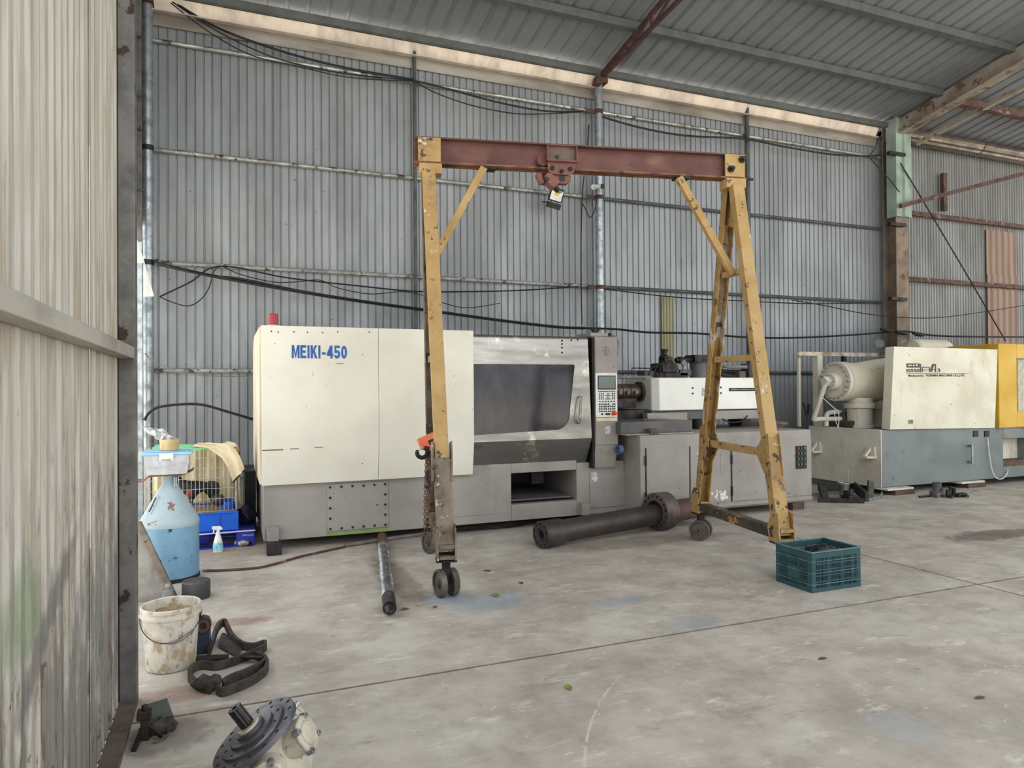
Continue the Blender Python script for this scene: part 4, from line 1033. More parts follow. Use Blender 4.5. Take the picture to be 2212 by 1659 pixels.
m_wheel = mat('iron_wheel', (108, 100, 92), (82, 74, 68), 9, .6, .35)
def caster(parent, c, az):
    """twin iron wheels under a short fork; az: azimuth of the axle in the gantry frame"""
    ax = V((math.sin(az), math.cos(az), 0)); c = V(c)
    fork = gb('caster_fork', MB().bar(c+V((0, 0, .06)), c+V((0, 0, FZ-.04-c.z)), .05, .06, (1, 0, 0)).bar(c, c+V((0, 0, .1)), .034, .05, (1, 0, 0)).cyl(c-ax*.075, c+ax*.075, .014, n=10), m_dark, parent, bevel=.003)
    for sg in (-1, 1):
        w0 = c+ax*(sg*.026); w1 = c+ax*(sg*.07)
        gb('caster_wheel', MB().lathe([(.0, 0), (.096, 0), (.1, .005), (.1, .039), (.096, .044), (.082, .044), (.078, .030), (.03, .030), (.028, .048), (0, .048)], w0, ax*sg, 28), m_wheel, fork)
    return fork
for key_, az in (((-1, -1), R(72)), ((-1, 1), R(62)), ((1, 1), R(40)), ((1, -1), R(110))):
    bot = legs[key_][1]
    caster(gan, (bot.x+(.045 if key_ == (1, -1) else 0), bot.y+(.02 if key_[1] == 1 else .0), .1), az)

# ---- trolley on the beam
Gm = Matrix.Translation((2.945, 5.33, 0)) @ Matrix.Rotation(R(-12), 4, 'Z')
tro = thing('push_trolley', 'rusty red push trolley hanging on the gantry I-beam', 'trolley', Gm @ V((-.31, 0, 3.12)), R(-12))
def tb_(name, mb, m, parent=tro, **kw):
    mb.v = [q-V((-.31, 0, 3.12)) for q in mb.v]; return build(name, mb, m, parent, local=True, **kw)
def side_plate(v0, v1): return MB().xz([(-.43, 3.40), (-.19, 3.40), (-.19, 3.37), (-.205, 3.315), (-.25, 3.295), (-.37, 3.295), (-.42, 3.315), (-.43, 3.37)], v0, v1)
sp = tb_('side_plate', side_plate(-.115, -.105), m_trol)
tb_('side_box', MB().box(-.43, -.19, -.12, -.112, 3.40, 3.53), m_troldark, sp)
tb_('box_rim', MB().box(-.44, -.18, -.15, -.105, 3.395, 3.408).box(-.44, -.18, -.15, -.105, 3.525, 3.535).box(-.44, -.43, -.15, -.105, 3.395, 3.535).box(-.19, -.18, -.15, -.105, 3.395, 3.535), m_trol, sp, bevel=.003)
tb_('axle_stub', MB().cyl((-.35, -.112, 3.44), (-.35, -.135, 3.44), .015, n=10), m_dark, sp)
tb_('side_plate', side_plate(.105, .115), m_trol)
for s in (-.37, -.25):
    for v in (-.08, .08):
        tb_('wheel', MB().cyl((s, v-.02, 3.415), (s, v+.02, 3.415), .045, n=20), m_dark)
tb_('cross_bolt', MB().cyl((-.31, -.14, 3.32), (-.31, .14, 3.32), .016, n=12).cyl((-.39, -.13, 3.345), (-.39, -.115, 3.345), .02, n=6).cyl((-.235, -.13, 3.345), (-.235, -.115, 3.345), .02, n=6), m_dark)
tb_('bumper', MB().cyl((-.455, -.07, 3.43), (-.455, .07, 3.43), .055, n=18), m_trol)
hk = tb_('hanger', MB().xz([(-.38, 3.30), (-.22, 3.30), (-.225, 3.25), (-.26, 3.226), (-.33, 3.226), (-.37, 3.26)], -.09, -.03), m_trol, bevel=.005)
tb_('hanger_hole', MB().cyl((-.30, -.088, 3.268), (-.30, -.094, 3.268), .026, n=20), m_black, hk)
rotb = Matrix.Rotation(R(42), 3, 'Y')
hbk = tb_('hoist_block', MB().obox((-.39, -.06, 3.245), (.115, .11, .085), rotb).obox((-.42, -.06, 3.275), (.06, .12, .05), rotb), m_trol, bevel=.008)
tb_('block_lug', MB().obox((-.485, -.06, 3.265), (.045, .07, .095), Matrix.Rotation(R(-25), 3, 'Y')), m_trol, hbk, bevel=.01)
tb_('block_pin', MB().cyl((-.44, -.13, 3.25), (-.44, .01, 3.25), .018, n=10).obox((-.352, -.06, 3.198), (.085, .09, .018), rotb), m_dark, hbk)

# ---- orange chain hoist hooked on the left A-frame
def chain_links(mb, pts, pitch=.026, r=.0035, w=.011):
    pts = [V(p) for p in pts]; tot = sum((b-a).length for a, b in zip(pts, pts[1:])); n = int(tot/pitch); k = 0
    for i in range(n):
        d = (i+.5)*pitch; acc = 0
        for a, b in zip(pts, pts[1:]):
            L = (b-a).length
            if acc+L >= d: break
            acc += L
        t = (b-a).normalized(); p = a+t*(d-acc)
        sx = t.cross(V((0, 1, 0)) if abs(t.y) < .9 else V((1, 0, 0))).normalized(); sy = t.cross(sx)
        if i % 2: sx = sy
        h = pitch*.5
        loop = [p+t*h*1.2*math.cos(a_)+sx*w*math.sin(a_) for a_ in [2*math.pi*q/8 for q in range(8)]]
        mb.tube(loop, r, 5, True)
    return mb
HYP = 5.86
hp0 = PY(924, 955, HYP)
ho = thing('chain_hoist', 'orange chain hoist with black hook hung on the left gantry leg', 'hoist', (hp0.x, HYP, hp0.z-.75))
m_hoist = mat('hoist_orange', (232, 118, 76), (206, 96, 62), 8, .45)
rot = Matrix.Rotation(R(-22), 3, 'Y')
hb0 = build('hoist_body', MB().obox(hp0+V((.01, 0, .01)), (.17, .1, .10), rot).obox(hp0+V((.02, .0, -.045)), (.09, .09, .05), rot), m_hoist, ho, bevel=.008)
build('body_slot', MB().obox(hp0+V((.035, -.05, .012)), (.085, .01, .04), rot), m_black, hb0)
hc = PY(912, 977, HYP-.05)
hook = [hc+V((.06, 0, .03)), hc+V((.035, 0, .035))]+[hc+V((.045*math.cos(R(a)), 0, .045*math.sin(R(a)))) for a in range(50, -215, -20)]
build('hook', MB().tube(smooth_path(hook, 3), [.017]*2*3+[.018]*(len(smooth_path(hook, 3))-6-4)+[.015, .012, .009, .005], 10), m_black, ho)
build('hook_latch', MB().tube([hc+V((.0, -.01, .045)), hc+V((-.03, -.01, .02))], .007, 6), m_galv, ho)
m_chain = mat('rusty_chain', (118, 88, 72), (82, 62, 52), 14, .65, .3)
for k, (xa, ya, xb, yb, dy) in enumerate(((921, 975, 917, 1165, 0), (924, 975, 923, 1150, .03), (929, 970, 928, 1080, -.02), (934, 968, 932, 1060, .03), (926, 975, 925, 1110, -.05))):
    mb = chain_links(MB(), [PY(xa, ya, HYP+dy), PY((xa+xb)/2+(1 if k % 2 else -1), (ya+yb)/2, HYP+dy), PY(xb, yb, HYP+dy)])
    o = build('chain', mb, m_chain, ho); o['kind'] = 'stuff'
lk = PY(923, 1040, HYP-.06)
lhook = [lk+V((0, 0, .05)), lk+V((0, 0, .02))]+[lk+V((0+.022*math.cos(R(a)), 0, -.02+.032*math.sin(R(a)))) for a in range(80, -190, -30)]
build('lower_hook', MB().tube(smooth_path(lhook, 3), .009, 8).cyl(lk+V((0, 0, .03)), lk+V((0, 0, .09)), .018, n=12), m_black, ho)
c1 = chain_links(MB(), [PY(947, 1096, 5.25), PY(936, 1130, 5.3), PY(930, 1150, 5.32), PY(931, 1168, 5.33)], .024, .0035, .010)
o = single('chain_end', c1, m_chain, 'short loose chain dangling from the near left gantry leg', 'chain')

# ================================================================ on the wall: floodlight, camera
fp = PY(1200, 422, 9.02)
fld = thing('floodlight', 'black floodlight with yellow chip clamped to the wall pipe', 'lamp', (fp.x, 9.1, fp.z-.14))
fr_ = Matrix.Rotation(R(10), 3, 'Y') @ Matrix.Rotation(R(18), 3, 'X')
cc0 = V((fp.x, 9.0, fp.z))
hs = build('housing', MB().obox(cc0, (.21, .04, .185), fr_), m_black, fld, bevel=.01)
m_lens = mat('reflector', (232, 232, 226), (214, 214, 208), 5, .3)
build('reflector', MB().obox(cc0+fr_ @ V((0, -.0205, -.005)), (.175, .003, .145), fr_), m_lens, hs)
build('painted_reflector_shade', MB().add([cc0+fr_ @ V(q) for q in ((-.085, -.0225, .066), (.085, -.0225, .066), (.03, -.0225, .02), (-.03, -.0225, .02))], [(0, 1, 2, 3)]), m_hose, hs)  # flat grey quad painting the shaded upper slope onto the flat reflector
build('chip', MB().obox(cc0+fr_ @ V((-.005, -.0235, .012)), (.065, .004, .045), fr_), mat('chip_yellow', (222, 214, 40), (206, 196, 30), 12, .4), hs)
build('bracket', MB().obox(cc0+V((-.03, .02, -.15)), (.2, .06, .08), fr_).bar(cc0+V((-.09, .03, -.1)), cc0+V((-.12, .2, -.06)), .03, .012), m_black, fld)
cp0 = PY(1288, 405, 9.05)
cct = thing('security_camera', 'small white security camera with black lens on the galvanised column', 'camera', (cp0.x, 9.08, cp0.z-.04))
build('mount', MB().lathe([(0, 0), (.042, 0), (.04, .02), (.02, .035), (0, .035)], (cp0.x-.03, 9.085, cp0.z+.01), (0, -1, 0), 16), m_white, cct)
build('camera_body', MB().cyl((cp0.x-.03, 9.05, cp0.z+.01), (cp0.x+.03, 8.93, cp0.z-.012), .03, n=16), m_white, cct)
build('lens_hood', MB().cyl((cp0.x+.03, 8.93, cp0.z-.012), (cp0.x+.037, 8.915, cp0.z-.015), .037, n=16), m_black, cct)

# ================================================================ cables
CBL = []
def cable(pts, r, label, y=9.17, m=m_cable, name='cable', seg=7, group='cables along the back wall'):
    P = [PY(p[0], p[1], p[2] if len(p) > 2 else y) for p in pts]
    return single(name, MB().tube(smooth_path(P, seg), r, 6), m, label, 'cable', group)
cable([(372, 2), (470, 60), (600, 108), (740, 145), (893, 172)], .014, 'thick upper black cable sagging from the corner column below the eave')
cable([(372, 4), (460, 62), (560, 112), (640, 138), (740, 158), (893, 174)], .008, 'thin black cable just under the thick upper one near the eave', 9.15)
cable([(368, 6), (450, 68), (540, 118), (640, 143), (760, 168), (893, 175)], .007, 'lowest sagging black wire under the bright eave, left bay', 9.13)
cable([(893, 174), (960, 190), (1080, 222), (1180, 240), (1262, 241)], .013, 'thick black cable from the thin wall post to the middle column', 9.12)
cable([(893, 174), (940, 200), (1020, 228), (1110, 245), (1180, 246), (1255, 242)], .008, 'slack black wire sagging deepest before the middle column', 9.10)
cable([(1300, 252), (1380, 275), (1480, 293), (1604, 300), (1700, 318), (1800, 334), (1875, 337), (1900, 335)], .015, 'black cable bundle right of the middle column, up near the eave', 9.1)
cable([(1875, 340), (1890, 320), (1898, 300), (1905, 290)], .009, 'short black wire rising beside the green column facing', 8.84)
cable([(1880, 342), (1905, 370), (1925, 392), (1943, 415)], .010, 'black wire crossing the green column facing downward', 8.84)
cable([(338, 560), (345, 570), (420, 588), (480, 600), (600, 622), (760, 648), (920, 670), (1080, 692), (1200, 706), (1262, 709)], .022, 'thickest black cable crossing the wall above the cream guard', 9.08)
cable([(338, 566), (380, 578), (440, 594), (520, 602), (660, 630), (820, 655), (920, 668)], .012, 'black cable twisted along the thickest one, left half', 9.05)
cable([(345, 641), (410, 610), (476, 575), (620, 600), (760, 616), (893, 629), (1010, 630), (1130, 627), (1250, 619)], .010, 'taut black wire peaking under the middle wall pipe', 9.14)
cable([(345, 641), (370, 652), (405, 661), (430, 650), (450, 625), (463, 585), (478, 575)], .007, 'black wire loop hanging below the taut wire at left', 9.12)
cable([(480, 575), (520, 593), (590, 609), (640, 609), (690, 605), (730, 622), (800, 635), (870, 630), (920, 640), (960, 655), (1010, 665), (1080, 655)], .006, 'thin slack black wire in two swags below the taut wire', 9.12)
cable([(1262, 709), (1330, 711), (1400, 718), (1500, 720), (1605, 728), (1700, 730), (1800, 726), (1890, 720), (1920, 717)], .017, 'black twisted cable from the control column to the rusted column', 8.9)
cable([(1290, 622), (1400, 636), (1500, 645), (1604, 650), (1750, 656), (1895, 654)], .009, 'black wire under the wall pipe, right of the middle column', 9.14)
cable([(1710, 648), (1780, 660), (1860, 676), (1950, 686), (2050, 684), (2212, 660)], .008, 'thin dark wire dipping across the right part of the wall', 8.85)
cable([(1920, 717), (1960, 716), (2010, 724), (2080, 727), (2212, 728)], .018, 'black cable with taped joints behind the cream press', 8.8)
cable([(1945, 352), (2060, 545), (2172, 736)], .012, 'straight dark wire slanting down to the yellow door', 8.85)
cable([(312, 908), (322, 892), (345, 879), (400, 873), (440, 875), (490, 889), (547, 906)], .017, 'black hose arching from the corner post to the machine end', 8.7)
cable([(313, 763), (335, 782), (400, 806), (470, 813), (545, 813)], .006, 'thin grey wire sagging behind the machine end', 9.0, m_cablegrey)
cable([(1272, 270), (1268, 330), (1258, 420), (1255, 560), (1257, 700)], .009, 'black cable running down beside the middle column', 9.22)
cable([(1291, 420), (1286, 450), (1275, 470), (1264, 450), (1258, 440)], .008, 'black camera wire curling round the middle column', 9.0)
for k, dx in enumerate((-12, -5, 8)):
    cable([(1288+dx, 709), (1286+dx*.4, 716), (1284, 726)], .012, 'black cable %s entering the control column top' % ('leftmost,', 'middle,', 'rightmost,')[k], 7.15)
jp = PY(1945, 718, 8.8)
for k, (px, py) in enumerate(((1915, 713), (1948, 719), (1985, 722))):
    c0 = PY(px, py, 8.78)
    single('cable_joint', MB().tube([c0-V((.14, 0, -.01)), c0-V((.06, 0, 0)), c0+V((.05, 0, -.01)), c0+V((.14, 0, -.01))], [.02, .035, .034, .018], 8), m_black, 'taped black cable joint %s' % ('by the rusted column', 'above the left corner of the cream press', 'above the middle of the cream press')[k], 'joint', 'taped joints')
# rods lying on the floor
rp = [FL(438, 1233, .01), FL(500, 1231, .01), FL(570, 1224, .01), FL(650, 1202, .01), FL(745, 1181, .01)]
single('floor_rod', MB().tube(smooth_path(rp, 6), .011, 8), m_rustbrown, 'thin rusty rod lying on the floor in front of the machine foot', 'rod')
single('floor_pipe', MB().tube([FL(745, 1178, .02), FL(830, 1165, .02), FL(920, 1152, .02)], .02, 10), m_hose, 'grey pipe lying under the edge of the machine base', 'pipe')
single('floor_strip', MB().tube([FL(990, 1146, .012), FL(1100, 1138, .012), FL(1160, 1128, .012)], .012, 8), m_dark, 'thin dark bar on the floor under the stainless apron', 'bar')

# ================================================================ floor: barrel, ring, screw, crate
def holed_disc(mb, o, d, r0, r1, rc, rh, n, depth, m=10):
    """annular face with n round holes of radius rh on circle rc; holes go 'depth' deep along +d"""
    x, y, d = mb.frame(d); o = V(o)
    def P(r, a, h=0): return o+d*h+(x*math.cos(a)+y*math.sin(a))*r
    for k in range(n):
        a0 = 2*math.pi*k/n; da = 2*math.pi/n; ac = a0+da/2
        per = []
        q = 4
        for i in range(q): per.append((r0, a0+da*i/q))
        for i in range(q): per.append((r0+(r1-r0)*i/q, a0+da))
        for i in range(q): per.append((r1, a0+da-da*i/q))
        for i in range(q): per.append((r1-(r1-r0)*i/q, a0))
        N = len(per); hc = P(rc, ac); er = (P(1, ac)-o); et = d.cross(er)
        b = len(mb.v)
        for (r, a) in per: mb.v.append(P(r, a))
        for h in (0, depth):
            for (r, a) in per:
                v = P(r, a)-hc; ang = math.atan2(v.dot(et), v.dot(er)); mb.v.append(hc+d*h+(er*math.cos(ang)+et*math.sin(ang))*rh)
        for i in range(N):
            j = (i+1) % N
            mb.f.append((b+i, b+j, b+N+j, b+N+i)); mb.f.append((b+N+i, b+N+j, b+2*N+j, b+2*N+i))
        mb.f.append(tuple(b+2*N+i for i in range(N)))
    return mb
m_barr = mat('dark_barrel_steel', (82, 74, 72), (62, 56, 56), 3, .5, .45, chips=[((104, 70, 64), .26, 2, (1, 1, 1), .2)])
m_barr2 = mat('brown_barrel_steel', (112, 84, 74), (88, 66, 60), 3, .6, .3)
m_ringm = mat('ring_steel', (106, 94, 88), (76, 68, 66), 4, .55, .4)
A = V((2.745, 6.045, .128)); Bx = V((4.26, 6.33, .172)); D = (Bx-A).normalized()
brl = thing('plasticizing_barrel', 'long dark steel barrel with drilled end lying on the floor', 'barrel', (3.4, 6.15, 0))
bd = build('tube_body', MB().cyl(A+D*.24, Bx+D*.15, .108, n=36), m_barr, brl)
build('end_head', MB().lathe([(.045, .0), (.045, .0), (.05, .0)], A, D, 36).lathe([(.128, 0), (.128, .22), (.112, .25), (.108, .26)], A, D, 36), m_barr, brl)
hd_ = MB(); holed_disc(hd_, A, D, .062, .128, .102, .0115, 10, .05); hd_.lathe([(.062, 0), (.055, .01), (.04, .012), (.04, .25), (0, .25)], A, D, 30)
build('end_face', hd_, m_barr, brl)
build('rear_tube', MB().cyl(Bx+D*.15, Bx+D*.6, .115, n=36), m_barr2, brl)
RC = V((4.28, 6.335, .198)); RD = (D-V((0, 0, D.z))).normalized()
mr = MB(); holed_disc(mr, RC-RD*.09, RD, .118, .195, .162, .015, 16, .06)
mr.lathe([(.195, 0), (.198, .004), (.198, .17), (.195, .174), (.118, .174), (.118, 0)], RC-RD*.09, RD, 64)
single('flange_ring', mr, m_ringm, 'thick drilled steel ring round the dark barrel on the floor', 'ring')

SN, SF = V((1.0, 4.60, .05)), V((1.44, 6.98, .05)); SD = (SF-SN).normalized(); SL_ = (SF-SN).length
scr = thing('extruder_screw', 'foil-bright steel screw with dark pointed tip lying on the floor', 'screw', (1.2, 5.8, 0))
m_scr = mat('bright_screw', (172, 172, 172), (108, 106, 106), 14, .3, .8)
m_tip = mat('black_tip', (56, 54, 56), (36, 36, 38), 12, .4, .6)
def helix(t0, t1, r, ridge, pitch, mb):
    L = t1-t0; nt = int(L/pitch*9); x, y, d = mb.frame(SD)
    def fn(u, v):
        t = t0+L*v; a = 2*math.pi*u; ph = (t/pitch-u) % 1
        k = max(0, 1-abs(ph-.5)/.2); rr = r+ridge*(min(1, k*1.6))
        return SN+SD*t+(x*math.cos(a)+y*math.sin(a))*rr
    return mb.grid(fn, 22, nt)
build('flighted_length', helix(.30, 2.0, .038, .011, .062, MB()), m_scr, scr)
build('shank', MB().cyl(SN+SD*1.98, SN+SD*SL_, .047, n=24).cyl(SN+SD*2.0, SN+SD*2.05, .05, n=24), m_barr2, scr)
tip = build('tip', MB().cyl(SN+SD*.06, SN+SD*.31, .046, .047, 24), m_tip, scr)
x_, y_2, d_ = MB().frame(SD); tm_ = MB()
for k in range(4):
    a = math.pi/2*k+.4
    u_ = x_*math.cos(a)+y_2*math.sin(a); w_2 = SD.cross(u_)
    tm_.prism([SN+SD*.07+u_*.044+w_2*.016, SN+SD*.07+u_*.044-w_2*.016, SN-SD*.035, ], SD*.02+u_*.001)
tm_.lathe([(0, -.06), (.02, -.02), (.034, .04), (.04, .07)], SN, SD, 12)
build('nose', tm_, m_tip, scr)

# crate with contents
CRX, CRY, CW, CDp, CH = 3.952, 3.932, .478, .362, .293
m_crate = mat('green_crate_plastic', (46, 80, 86), (36, 66, 74), 5, .45, chips=[((96, 128, 132), .1, 7, (1, 1, 1), .15)])
m_cratel = mat('green_crate_edge', (98, 132, 132), (70, 104, 106), 9, .5)
cr = thing('plastic_crate', 'dark green slatted plastic crate on the floor before the gantry foot', 'crate', (CRX+CW/2, CRY+CDp/2, 0))
def crate_wall(L, label_panel):
    """wall in local u (0..L) by z; returns [(u0,u1,z0,z1,proud)]"""
    q = [(0, .035, .03, CH-.045, 0), (L-.035, L, .03, CH-.045, 0), (0, L, CH-.045, CH-.004, 0), (0, L, .0, .03, 0)]
    n = int((L-.08)/.0135); zs = (.03, .073, .116, .159, .202, CH-.045)
    for z in zs[1:-1]: q.append((.035, L-.035, z-.003, z+.006, .0))
    for k in range(n+1):
        u = .04+(L-.08)*k/n; wd = .0075 if k in (n//3, 2*n//3) else .0028
        if label_panel and L/3-.002 < u < 2*L/3+.002:
            for za, zb_ in ((.03, .070), (.165, .199), (.208, CH-.045)): q.append((u-wd, u+wd, za, zb_, -.0008))
        else: 
            for za, zb_ in zip(zs, zs[1:]): q.append((u-wd, u+wd, za+.006 if za > .03 else za, zb_-.003 if zb_ < CH-.045 else zb_, -.0008))
    if label_panel: q.append((L/3, 2*L/3, .122, .156, 0)); q.append((L/3, 2*L/3, .079, .113, 0))
    return q
for (wall, L, f) in (('front', CW, lambda u, z, t: (CRX+u, CRY+t, z)), ('back', CW, lambda u, z, t: (CRX+u, CRY+CDp-t, z)), ('l', CDp-.0132, lambda u, z, t: (CRX+t, CRY+.0066+u, z)), ('r', CDp-.0132, lambda u, z, t: (CRX+CW-t, CRY+.0066+u, z))):
    mb = MB()
    for (u0, u1, z0, z1, pr) in crate_wall(L, wall in 'lr'):
        mb.hexa([f(u0, z0, -pr), f(u1, z0, -pr), f(u1, z0, .006), f(u0, z0, .006), f(u0, z1, -pr), f(u1, z1, -pr), f(u1, z1, .006), f(u0, z1, .006)])
    w = build('side_wall', mb, m_crate, cr, smooth=None)
    rb = MB(); x_e = .0115 if wall in 'lr' else .0
    for z in (.055, .138, .222):
        rb.hexa([f(-x_e, z, -.004), f(L+x_e, z, -.004), f(L+x_e, z, -.0003), f(-x_e, z, -.0003), f(-x_e, z+.005, -.004), f(L+x_e, z+.005, -.004), f(L+x_e, z+.005, -.0003), f(-x_e, z+.005, -.0003)])
    build('rib', rb, m_cratel, w, smooth=None)
rim = MB()
for (x0, x1, y0, y1) in ((-.008, CW+.008, -.008, .008), (-.008, CW+.008, CDp-.008, CDp+.008), (-.008, .008, .008, CDp-.008), (CW-.008, CW+.008, .008, CDp-.008)):
    rim.box(CRX+x0, CRX+x1, CRY+y0, CRY+y1, CH-.004, CH+.005)
build('rim', rim, m_cratel, cr, bevel=.002)
build('crate_floor', MB().box(CRX+.005, CRX+CW-.005, CRY+.005, CRY+CDp-.005, .004, .012), m_crate, cr)
m_bag = mat('black_bag', (34, 36, 42), (22, 24, 28), 16, .25)
m_stone = mat('brown_stone', (122, 106, 98), (92, 80, 74), 12, .85)
ccx, ccy = CRX+CW*.5, CRY+CDp*.5
def crumple(mb, amp, sc_=14):
    mb.v = [q+V((noise.noise(q*sc_), noise.noise(q*sc_+V((9, 0, 0))), noise.noise(q*sc_+V((0, 9, 0)))))*amp for q in mb.v]; return mb
single('plastic_bag', crumple(MB().sphere((ccx+.04, ccy, .165), .15, (.95, .75, .9), 40, 28), .025, 22), m_bag, 'crumpled shiny black plastic bag piled in the green crate', 'bag', smooth=20)
single('plastic_bag', crumple(MB().sphere((ccx-.1, ccy+.07, .15), .1, (.8, .7, 1.05), 30, 20), .02, 24), mat('dull_bag', (44, 40, 42), (30, 28, 30), 14, .5), 'dull dark bag behind the brown lump in the green crate', 'bag', smooth=20)
for k, (dx, dy, z, r) in enumerate(((-.135, -.03, .2, .045), (-.09, -.09, .185, .032), (.17, .08, .2, .036))):
    single('scrap_lump', MB().sphere((ccx+dx, ccy+dy, z), r, (1, .9, 1.25 if k == 0 else .8), 14, 9, .5, seed=k+1), m_stone if k < 2 else m_hose, ('upright brown lump in the green crate beside the black bag', 'small brown lump at the front rim inside the green crate', 'pale lump at the right end inside the green crate')[k], 'lump', 'lumps in the green crate')

# ================================================================ bucket
bk = V((-.276, 4.285, 0))
bu = thing('paint_bucket', 'white paint-smeared plastic bucket with wire handle beside the sheet wall', 'bucket', bk)
m_bucket = mat('smeared_white', (212, 206, 194), (186, 178, 162), 7, .55, chips=[((168, 150, 122), .46, 9, (1, 1, .7), .1), ((122, 100, 80), .2, 13, (1, 1, .7), .08)], bump=.004)
m_bucketin = mat('smeared_inside', (190, 172, 146), (150, 128, 104), 7, .6, chips=[((92, 70, 56), .42, 9), ((226, 216, 196), .3, 14)])
build('bucket_wall', MB().lathe([(0, .004), (.118, .004), (.124, .012), (.142, .285), (.150, .285), (.150, .298), (.146, .302), (.146, .318), (.151, .320), (.151, .337), (.147, .342), (.141, .338), (.139, .29)], bk, n=48), m_bucket, bu)
build('bucket_inside', MB().lathe([(.139, .29), (.122, .016), (.0, .016)], bk, n=48), m_bucketin, bu)
build('residue', MB().lathe([(.128, .10), (.1, .095), (0, .09)], bk, n=40), m_bucketin, bu)
bail = []
for k in range(17):
    a = R(180+180*k/16); bail.append(bk+V((.152*math.cos(a), .165*math.sin(a)*.95, .29-.115*abs(math.sin(a)))))
build('wire_handle', MB().tube(smooth_path(bail, 3), .0025, 6), m_dark, bu)
build('handle_grip', MB().tube(bail[8:13], .008, 8), m_hose, bu)
for sg in (-1, 1): build('handle_ear', MB().cyl(bk+V((sg*.144, 0, .285)), bk+V((sg*.158, 0, .285)), .016, n=10), m_bucket, bu)

# ================================================================ woven sling
m_sling = mat('dirty_webbing', (70, 62, 56), (48, 42, 40), 16, .95, bump=.003)
sl = thing('lifting_sling', 'dirty dark webbing sling heaped in loops beside the bucket', 'sling', FL(490, 1430))
def strap(pxs, w=.045, th=.018):
    P = [FL(p[0], p[1])+V((0, 0, w*.5+(p[2] if len(p) > 2 else .002))) for p in pxs]
    S = smooth_path(P, 5); ups = [V((0, 0, 1))]*len(S); return MB().ribbon(S, w, th, ups)
build('strap', strap([(455, 1500), (426, 1490), (411, 1474), (411, 1460), (422, 1450), (442, 1446), (470, 1448), (505, 1438), (540, 1424), (565, 1412), (573, 1406), (570, 1400), (550, 1406), (530, 1405), (515, 1398), (502, 1385), (492, 1372, .02), (484, 1366, .04), (470, 1374, .03), (460, 1392), (452, 1415)]), m_sling, sl)
build('strap', strap([(470, 1500), (482, 1505), (510, 1496), (545, 1480), (572, 1460), (577, 1445), (570, 1432), (552, 1424)]), m_sling, sl)
build('strap', strap([(488, 1494), (484, 1486), (500, 1476), (530, 1464), (560, 1450), (572, 1441)], .045), m_sling, sl)
def fold(u, v):
    a = FL(470, 1400).lerp(FL(515, 1425), u); b2 = FL(485, 1372).lerp(FL(525, 1402), u); q = a.lerp(b2, v)
    return q+V((0, 0, .012+.03*math.sin(3.1*v)*(1-u)))
build('flat_fold', MB().grid(fold, 8, 6), m_sling, sl)
kn = FL(447, 1492)
build('wrapped_end', crumple(MB().sphere(kn+V((0, 0, .04)), .06, (1.25, .8, .6), 36, 24, .2, Matrix.Rotation(R(-25), 3, 'Z')), .012, 34), m_sling, sl, smooth=80)
pe = FL(545, 1432); build('flat_fold', MB().obox(pe+V((0, 0, .03)), (.14, .05, .01), Matrix.Rotation(R(-28), 3, 'Z') @ Matrix.Rotation(R(-35), 3, 'X')), m_sling, sl)

# blue-grey vice-like fitting and bar behind the bucket
vf = FL(442, 1420)
vt = thing('pump_fitting', 'dark blue pump fitting with round port half hidden behind the bucket', 'fitting', (vf.x-.02, vf.y+.1, 0))
m_bluei = mat('oily_blue_iron', (50, 58, 76), (34, 38, 52), 8, .5, .3)
build('fitting_body', MB().box(-.06, .05, -.05, .06, 0, .14), m_bluei, vt, local=True, bevel=.008)
build('flange', MB().cyl((.01, -.055, .165), (.01, .02, .165), .045, n=8).cyl((-.02, .0, .19), (-.02, .0, .24), .022, n=10), m_dark, vt, local=True)
build('port', MB().lathe([(.036, 0), (.036, -.012), (.02, -.012), (.018, .0)], (.01, -.055, .165), (0, 1, 0), 20), m_redrust, vt, local=True)
single('short_bar', MB().tube([FL(425, 1424, .02), FL(492, 1421, .02)], .02, 12), m_dark, 'short round steel bar behind the sling by the bucket', 'bar')

# ================================================================ hydraulic motor in the foreground
m_cast = mat('pale_cast_iron', (196, 190, 174), (166, 156, 138), 9, .55, .05, chips=[((112, 98, 82), .24, 9, (1, 1, 1), .1), ((66, 60, 56), .06, 16)], bump=.003)
m_flg = mat('blued_flange', (112, 110, 116), (86, 84, 90), 7, .42, .6)
m_shaft = mat('oily_shaft', (70, 68, 66), (46, 46, 46), 9, .3, .8)
dv = ray(556, 1585).normalized(); er = (_r-dv*_r.dot(dv)).normalized(); eu = er.cross(dv)
N_ = (er*(-.70)*.97+eu*.71*.97-dv*.40).normalized()
MS = .76
HC = FL(551, 1586, .25)
hm = thing('hydraulic_motor', 'oily pale radial piston motor with dark flange tipped on its side, nearest object', 'motor', (HC.x, HC.y, 0))
U1 = (er*.72+eu*.70); U1 = (U1-N_*U1.dot(N_)).normalized(); U2 = N_.cross(U1)
if U2.dot(dv) > 0: U2 = -U2
def ra(a): return U1*math.cos(R(a))+U2*math.sin(R(a))
fm = MB(); n = 10
holed_disc(fm, HC+N_*.012, -N_, .14, .215, .195, .010, 16, .02); fm.lathe([(.215, 0), (.215, .026), (.0, .026)], HC+N_*.012, -N_, 48)
fl_ = build('mounting_flange', fm, m_flg, hm)
fm = MB(); holed_disc(fm, HC+N_*.024, -N_, .09, .16, .14, .009, 10, .01); fm.lathe([(.16, 0), (.162, .003), (.162, .014), (.0, .014)], HC+N_*.024, -N_, 48)
build('pilot_ring', fm, m_flg, fl_)
build('bearing_cap', MB().lathe([(0, 0), (.112, 0), (.112, .012), (.108, .015), (.07, .015), (.07, .03), (0, .03)], HC+N_*.022, N_, 40), m_flg, fl_)
